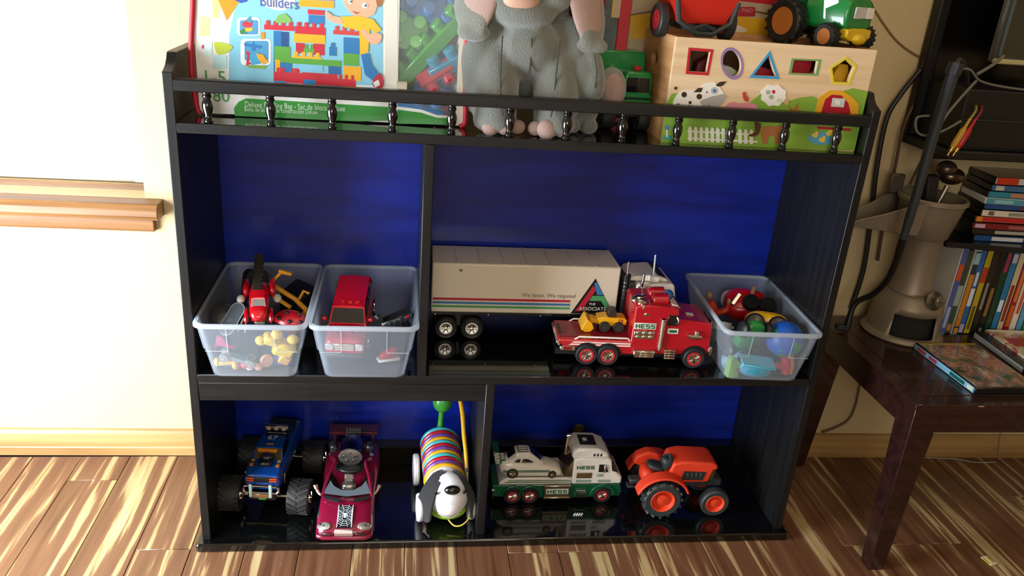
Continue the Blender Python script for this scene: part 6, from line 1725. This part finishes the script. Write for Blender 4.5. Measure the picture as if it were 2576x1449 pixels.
for k, (th, sp, mk, lbl, sh, dx, dy, rz) in enumerate(stk):
    t = thing('dvd_case', lbl, 'dvd case', (1.412 + dx, .186 + dy * .6, z), rz * .4, GRS)
    sh = sh or CASE; L_ = .190; dp = .092
    B().box((L_ / 2, dp / 2, th / 2), (L_, dp, th - .0004), sh, ch=.0012).build('case', t)
    spn = B().box((L_ / 2, .0002, th / 2), (L_ - .004, .0012, th - .002), mat(sp, .3, coat=.3)).build('spine_print', t)
    for j, (a0, a1, w, c) in enumerate(mk):
        B().box(((1 - (a0 + a1) / 2) * L_, -.0004 - .0001 * j, th / 2), ((a1 - a0) * L_, .0010, th * w), mat(c, .35)).build('spine_mark', spn)
    if k == len(stk) - 1:
        B().box((L_ / 2, dp / 2, th - .0004), (L_ - .004, dp - .003, .0012), mat('#3a3034', .2, var=.9, bscale=35, coat=.4)).build('cover_print', t)
    z += th
# cases lying flat on the table
PIC = stretched('printed_picture_cover', ['#3a4038', '#5c6250', '#8a5a4e', '#a88670', '#74483f', '#b5ab90', '#50646e'], [.30, .40, .46, .52, .58, .64, .74], (38, 30, 30), .2, .02, 3, .6, coat=.5)
t = thing('dvd_case', 'dvd case lying flat at the table corner with a busy picture cover', 'dvd case', (1.386, -.070, TZ + .0002), R(1.5))
B().box((.066, .092, .0068), (.132, .186, .0135), CASE, ch=.0012).build('case', t)
cv = B().box((.068, .092, .0136), (.126, .178, .0010), PIC).build('cover_print', t)
B().box((.068, .178, .0138), (.124, .004, .0010), mat('#c8a01e', .3)).build('yellow_strip', cv)
sp = B().box((.0000, .092, .0068), (.0012, .180, .0110), mat('#7ab4d0', .3, coat=.3)).build('spine_print', t)
for y0, y1, c in ((.110, .135, '#a83c50'), (.145, .172, '#b04048'), (.028, .070, '#1c5a50'), (.006, .020, '#d8d4c0')):
    B().box((-.0006, (y0 + y1) / 2, .0068), (.0010, y1 - y0, .0070), mat(c, .3)).build('spine_mark', sp)
PIC2 = stretched('catalogue_cover', ['#b8b49a', '#d8d0b8', '#a8282c', '#d0b8a0', '#6a9a5c', '#c8c8b8'], [.30, .46, .50, .56, .60, .68], (26, 22, 22), .25, .02, 3, .4, coat=.4)
t = thing('dvd_case', 'dvd case with a pale cover lying beside the row on the table', 'dvd case', (1.545, .010, TZ + .0002), R(-3))
B().box((.066, .082, .0068), (.132, .164, .0135), CASE, ch=.0012).build('case', t)
B().box((.0, .082, .0068), (.0012, .158, .0110), mat('#a8b0b0', .3)).build('spine_print', t)
t2 = thing('booklet', 'pale printed booklet with a red panel on top of the flat dvd case', 'booklet', (1.570, .020, TZ + .0140), R(-3))
pg = B().box((.070, .078, .0022), (.140, .155, .0044), PIC2, ch=.0004).build('pages', t2)
B().box((.075, .095, .0047), (.120, .040, .0008), mat('#a02a2c', .35, var=.4, bscale=60)).build('red_panel', t2)
B().box((.070, .150, .0047), (.130, .008, .0008), mat('#d8d4c0', .4)).build('pale_strip', t2)

# ---------------- black wall shelf, receiver, television and small screen above the table
TVB = mat('#060607', .5)
ws = thing('wall_shelf', 'black wall shelf holding electronics above the table', 'shelf', (1.345, .125, .757))
B().box((.42, .076, .008), (.84, .156, .016), TVB, ch=.002).build('board', ws)
for x in (.06, .70):
    B().prism([(0, 0), (.14, 0), (.14, -.03)], x, x + .012, TVB, 'yz').build('bracket', ws)
rv = thing('receiver', 'black receiver box on the wall shelf, below the small screen', 'receiver', (1.362, .138, .7732))
B().box((.30, .060, .055), (.60, .120, .110), mat('#080808', .5), ch=.002).build('housing', rv)
B().box((.30, -.0005, .030), (.596, .003, .050), mat('#0b0b0c', .4), ch=.001).build('front_panel', rv)
B().box((.30, -.002, .0565), (.598, .004, .003), mat('#23282a', .4)).build('trim_line', rv)
tv = thing('television', 'large black television standing against the wall above the table', 'television', (1.345, .262, .7732))
B().box((.46, .010, .220), (.92, .026, .44), TVB, ch=.004).build('housing', tv)
B().box((.46, -.004, .225), (.88, .003, .40), mat('#050506', .25)).build('screen', tv)
sn = thing('small_screen', 'small framed screen with a cream lower edge standing on the receiver', 'screen', (1.402, .155, .8834), R(0))
B().box((.14, .006, .1295), (.28, .014, .165), mat('#4a4a44', .35), ch=.003).build('frame', sn)
B().box((.14, -.002, .132), (.262, .003, .146), mat('#2c2c22', .06, coat=.6)).build('glass', sn)
B().box((.14, -.003, .0505), (.276, .010, .009), mat('#b3ac7a', .4), ch=.002).build('cream_edge', sn)
B().box((.010, -.0036, .130), (.006, .003, .14), mat('#5a6a70', .2, .4)).build('side_strip', sn)
b = B(); b.box((.14, .02, .005), (.10, .07, .008), mat('#1c1c1c', .4), ch=.002); b.box((.14, .016, .030), (.03, .012, .05), mat('#1c1c1c', .4), ch=.002); b.build('stand', sn)

# ---------------- cables


def cable(label, pts, r, c, sm=6, name='cable'):
    t = thing(name, label, 'cable')
    B().tube(pts, r, mat(c, .5), 8, smooth=sm).build('lead', t)
    return t


t = cable('thin tan cable hanging on the wall above the bookcase end', [(1.185, .290, 1.07), (1.218, .2905, 1.019), (1.272, .2895, .965), (1.310, .289, .938), (1.351, .287, .920)], .0024, '#7a643c')
t = cable('thick black cable dropping down the wall behind the pole', [(1.345, .270, .900), (1.318, .272, .850), (1.302, .274, .800), (1.308, .276, .700), (1.322, .277, .600), (1.335, .277, .480), (1.33, .279, .385)], .0050, '#0e0d0d')
t = cable('brown cable beside the thick black cable on the wall', [(1.365, .262, .880), (1.340, .268, .800), (1.345, .272, .700), (1.352, .275, .600), (1.362, .276, .50)], .0030, '#5a3c2c')
for k, (lbl, pts, r) in enumerate((('grey cable looping across the shelf front', [(1.300, .118, .900), (1.312, .108, .918), (1.330, .104, .920), (1.356, .104, .902), (1.42, .110, .893), (1.50, .115, .890)], .0020),
                                   ('pale cable hanging in a small loop beside the shelf', [(1.285, .118, .835), (1.262, .118, .830), (1.268, .116, .806), (1.290, .114, .800), (1.318, .112, .812), (1.345, .112, .830)], .0022),
                                   ('grey cable slanting down past the receiver corner', [(1.352, .108, .905), (1.330, .110, .870), (1.312, .112, .835), (1.306, .116, .800), (1.300, .125, .760), (1.304, .150, .700)], .0026),
                                   ('grey cable running up to the small screen', [(1.350, .112, .912), (1.380, .118, .930), (1.405, .130, .945)], .0030))):
    cable(lbl, pts, r, '#6a675c')
for k, (c, dx, lbl) in enumerate((('#b3121e', 0.0, 'red audio plug hanging beside the pole'), ('#b8902c', -.011, 'yellow audio plug hanging beside the red one'))):
    t = thing('audio_plug', lbl, 'plug', (1.360 + dx, .112, .800), rot=(0, R(20), 0))
    b = B(); b.lathe([(.0025, .038), (.0030, .020), (.0058, .014), (.0060, -.012), (.0045, -.020)], (0, 0, 0), mat(c, .35), n=14); b.build('sleeve', t)
    b = B(); b.lathe([(.0042, -.020), (.0040, -.028), (.0022, -.029), (.0020, -.036)], (0, 0, 0), mat('#b8954a', .25, .9), n=12); b.build('tip', t)
    b = B(); b.tube([(0, 0, .038), (.004, .004, .052), (.010, .018, .062), (.014, .032, .060)], .0022, mat('#8a1838' if k == 0 else '#8a8a3c', .5), 8, smooth=4); b.build('lead', t)
t = cable('beige cable drooping behind the table against the wall', [(1.400, .280, .300), (1.400, .282, .200), (1.403, .283, .140), (1.395, .283, .100), (1.365, .282, .078), (1.335, .280, .068)], .0026, '#6a5a3c')
t = cable('thin white thread lying on the floor by the baseboard', [(1.600, .272, .0018), (1.643, .268, .0018), (1.690, .264, .0018), (1.728, .250, .0018), (1.783, .250, .0018)], .0012, '#a8a294', name='white_thread')
t = cable('thin pale wire hanging down to the baseboard', [(1.785, .262, .30), (1.783, .268, .15), (1.790, .270, .06), (1.800, .262, .002)], .0010, '#8a8474', name='pale_wire')
t = thing('candy_wrapper', 'tiny yellow and white wrapper on the bamboo floor', 'wrapper', (1.5225, -.0867, .0005), .3)
B().box((0, 0, .001), (.018, .024, .0016), mat('#c9b83a', .5), (.05, .06, 0)).build('paper', t)
for sy in (-1, 1):
    B().box((0, sy * .010, .0018), (.0182, .004, .0014), mat('#dedac8', .5), (.05, .06, 0)).build('white_band', t)
B().box((0, 0, .0020), (.005, .022, .0010), mat('#e4e0d0', .5), (.05, .06, 0)).build('white_stripe', t)
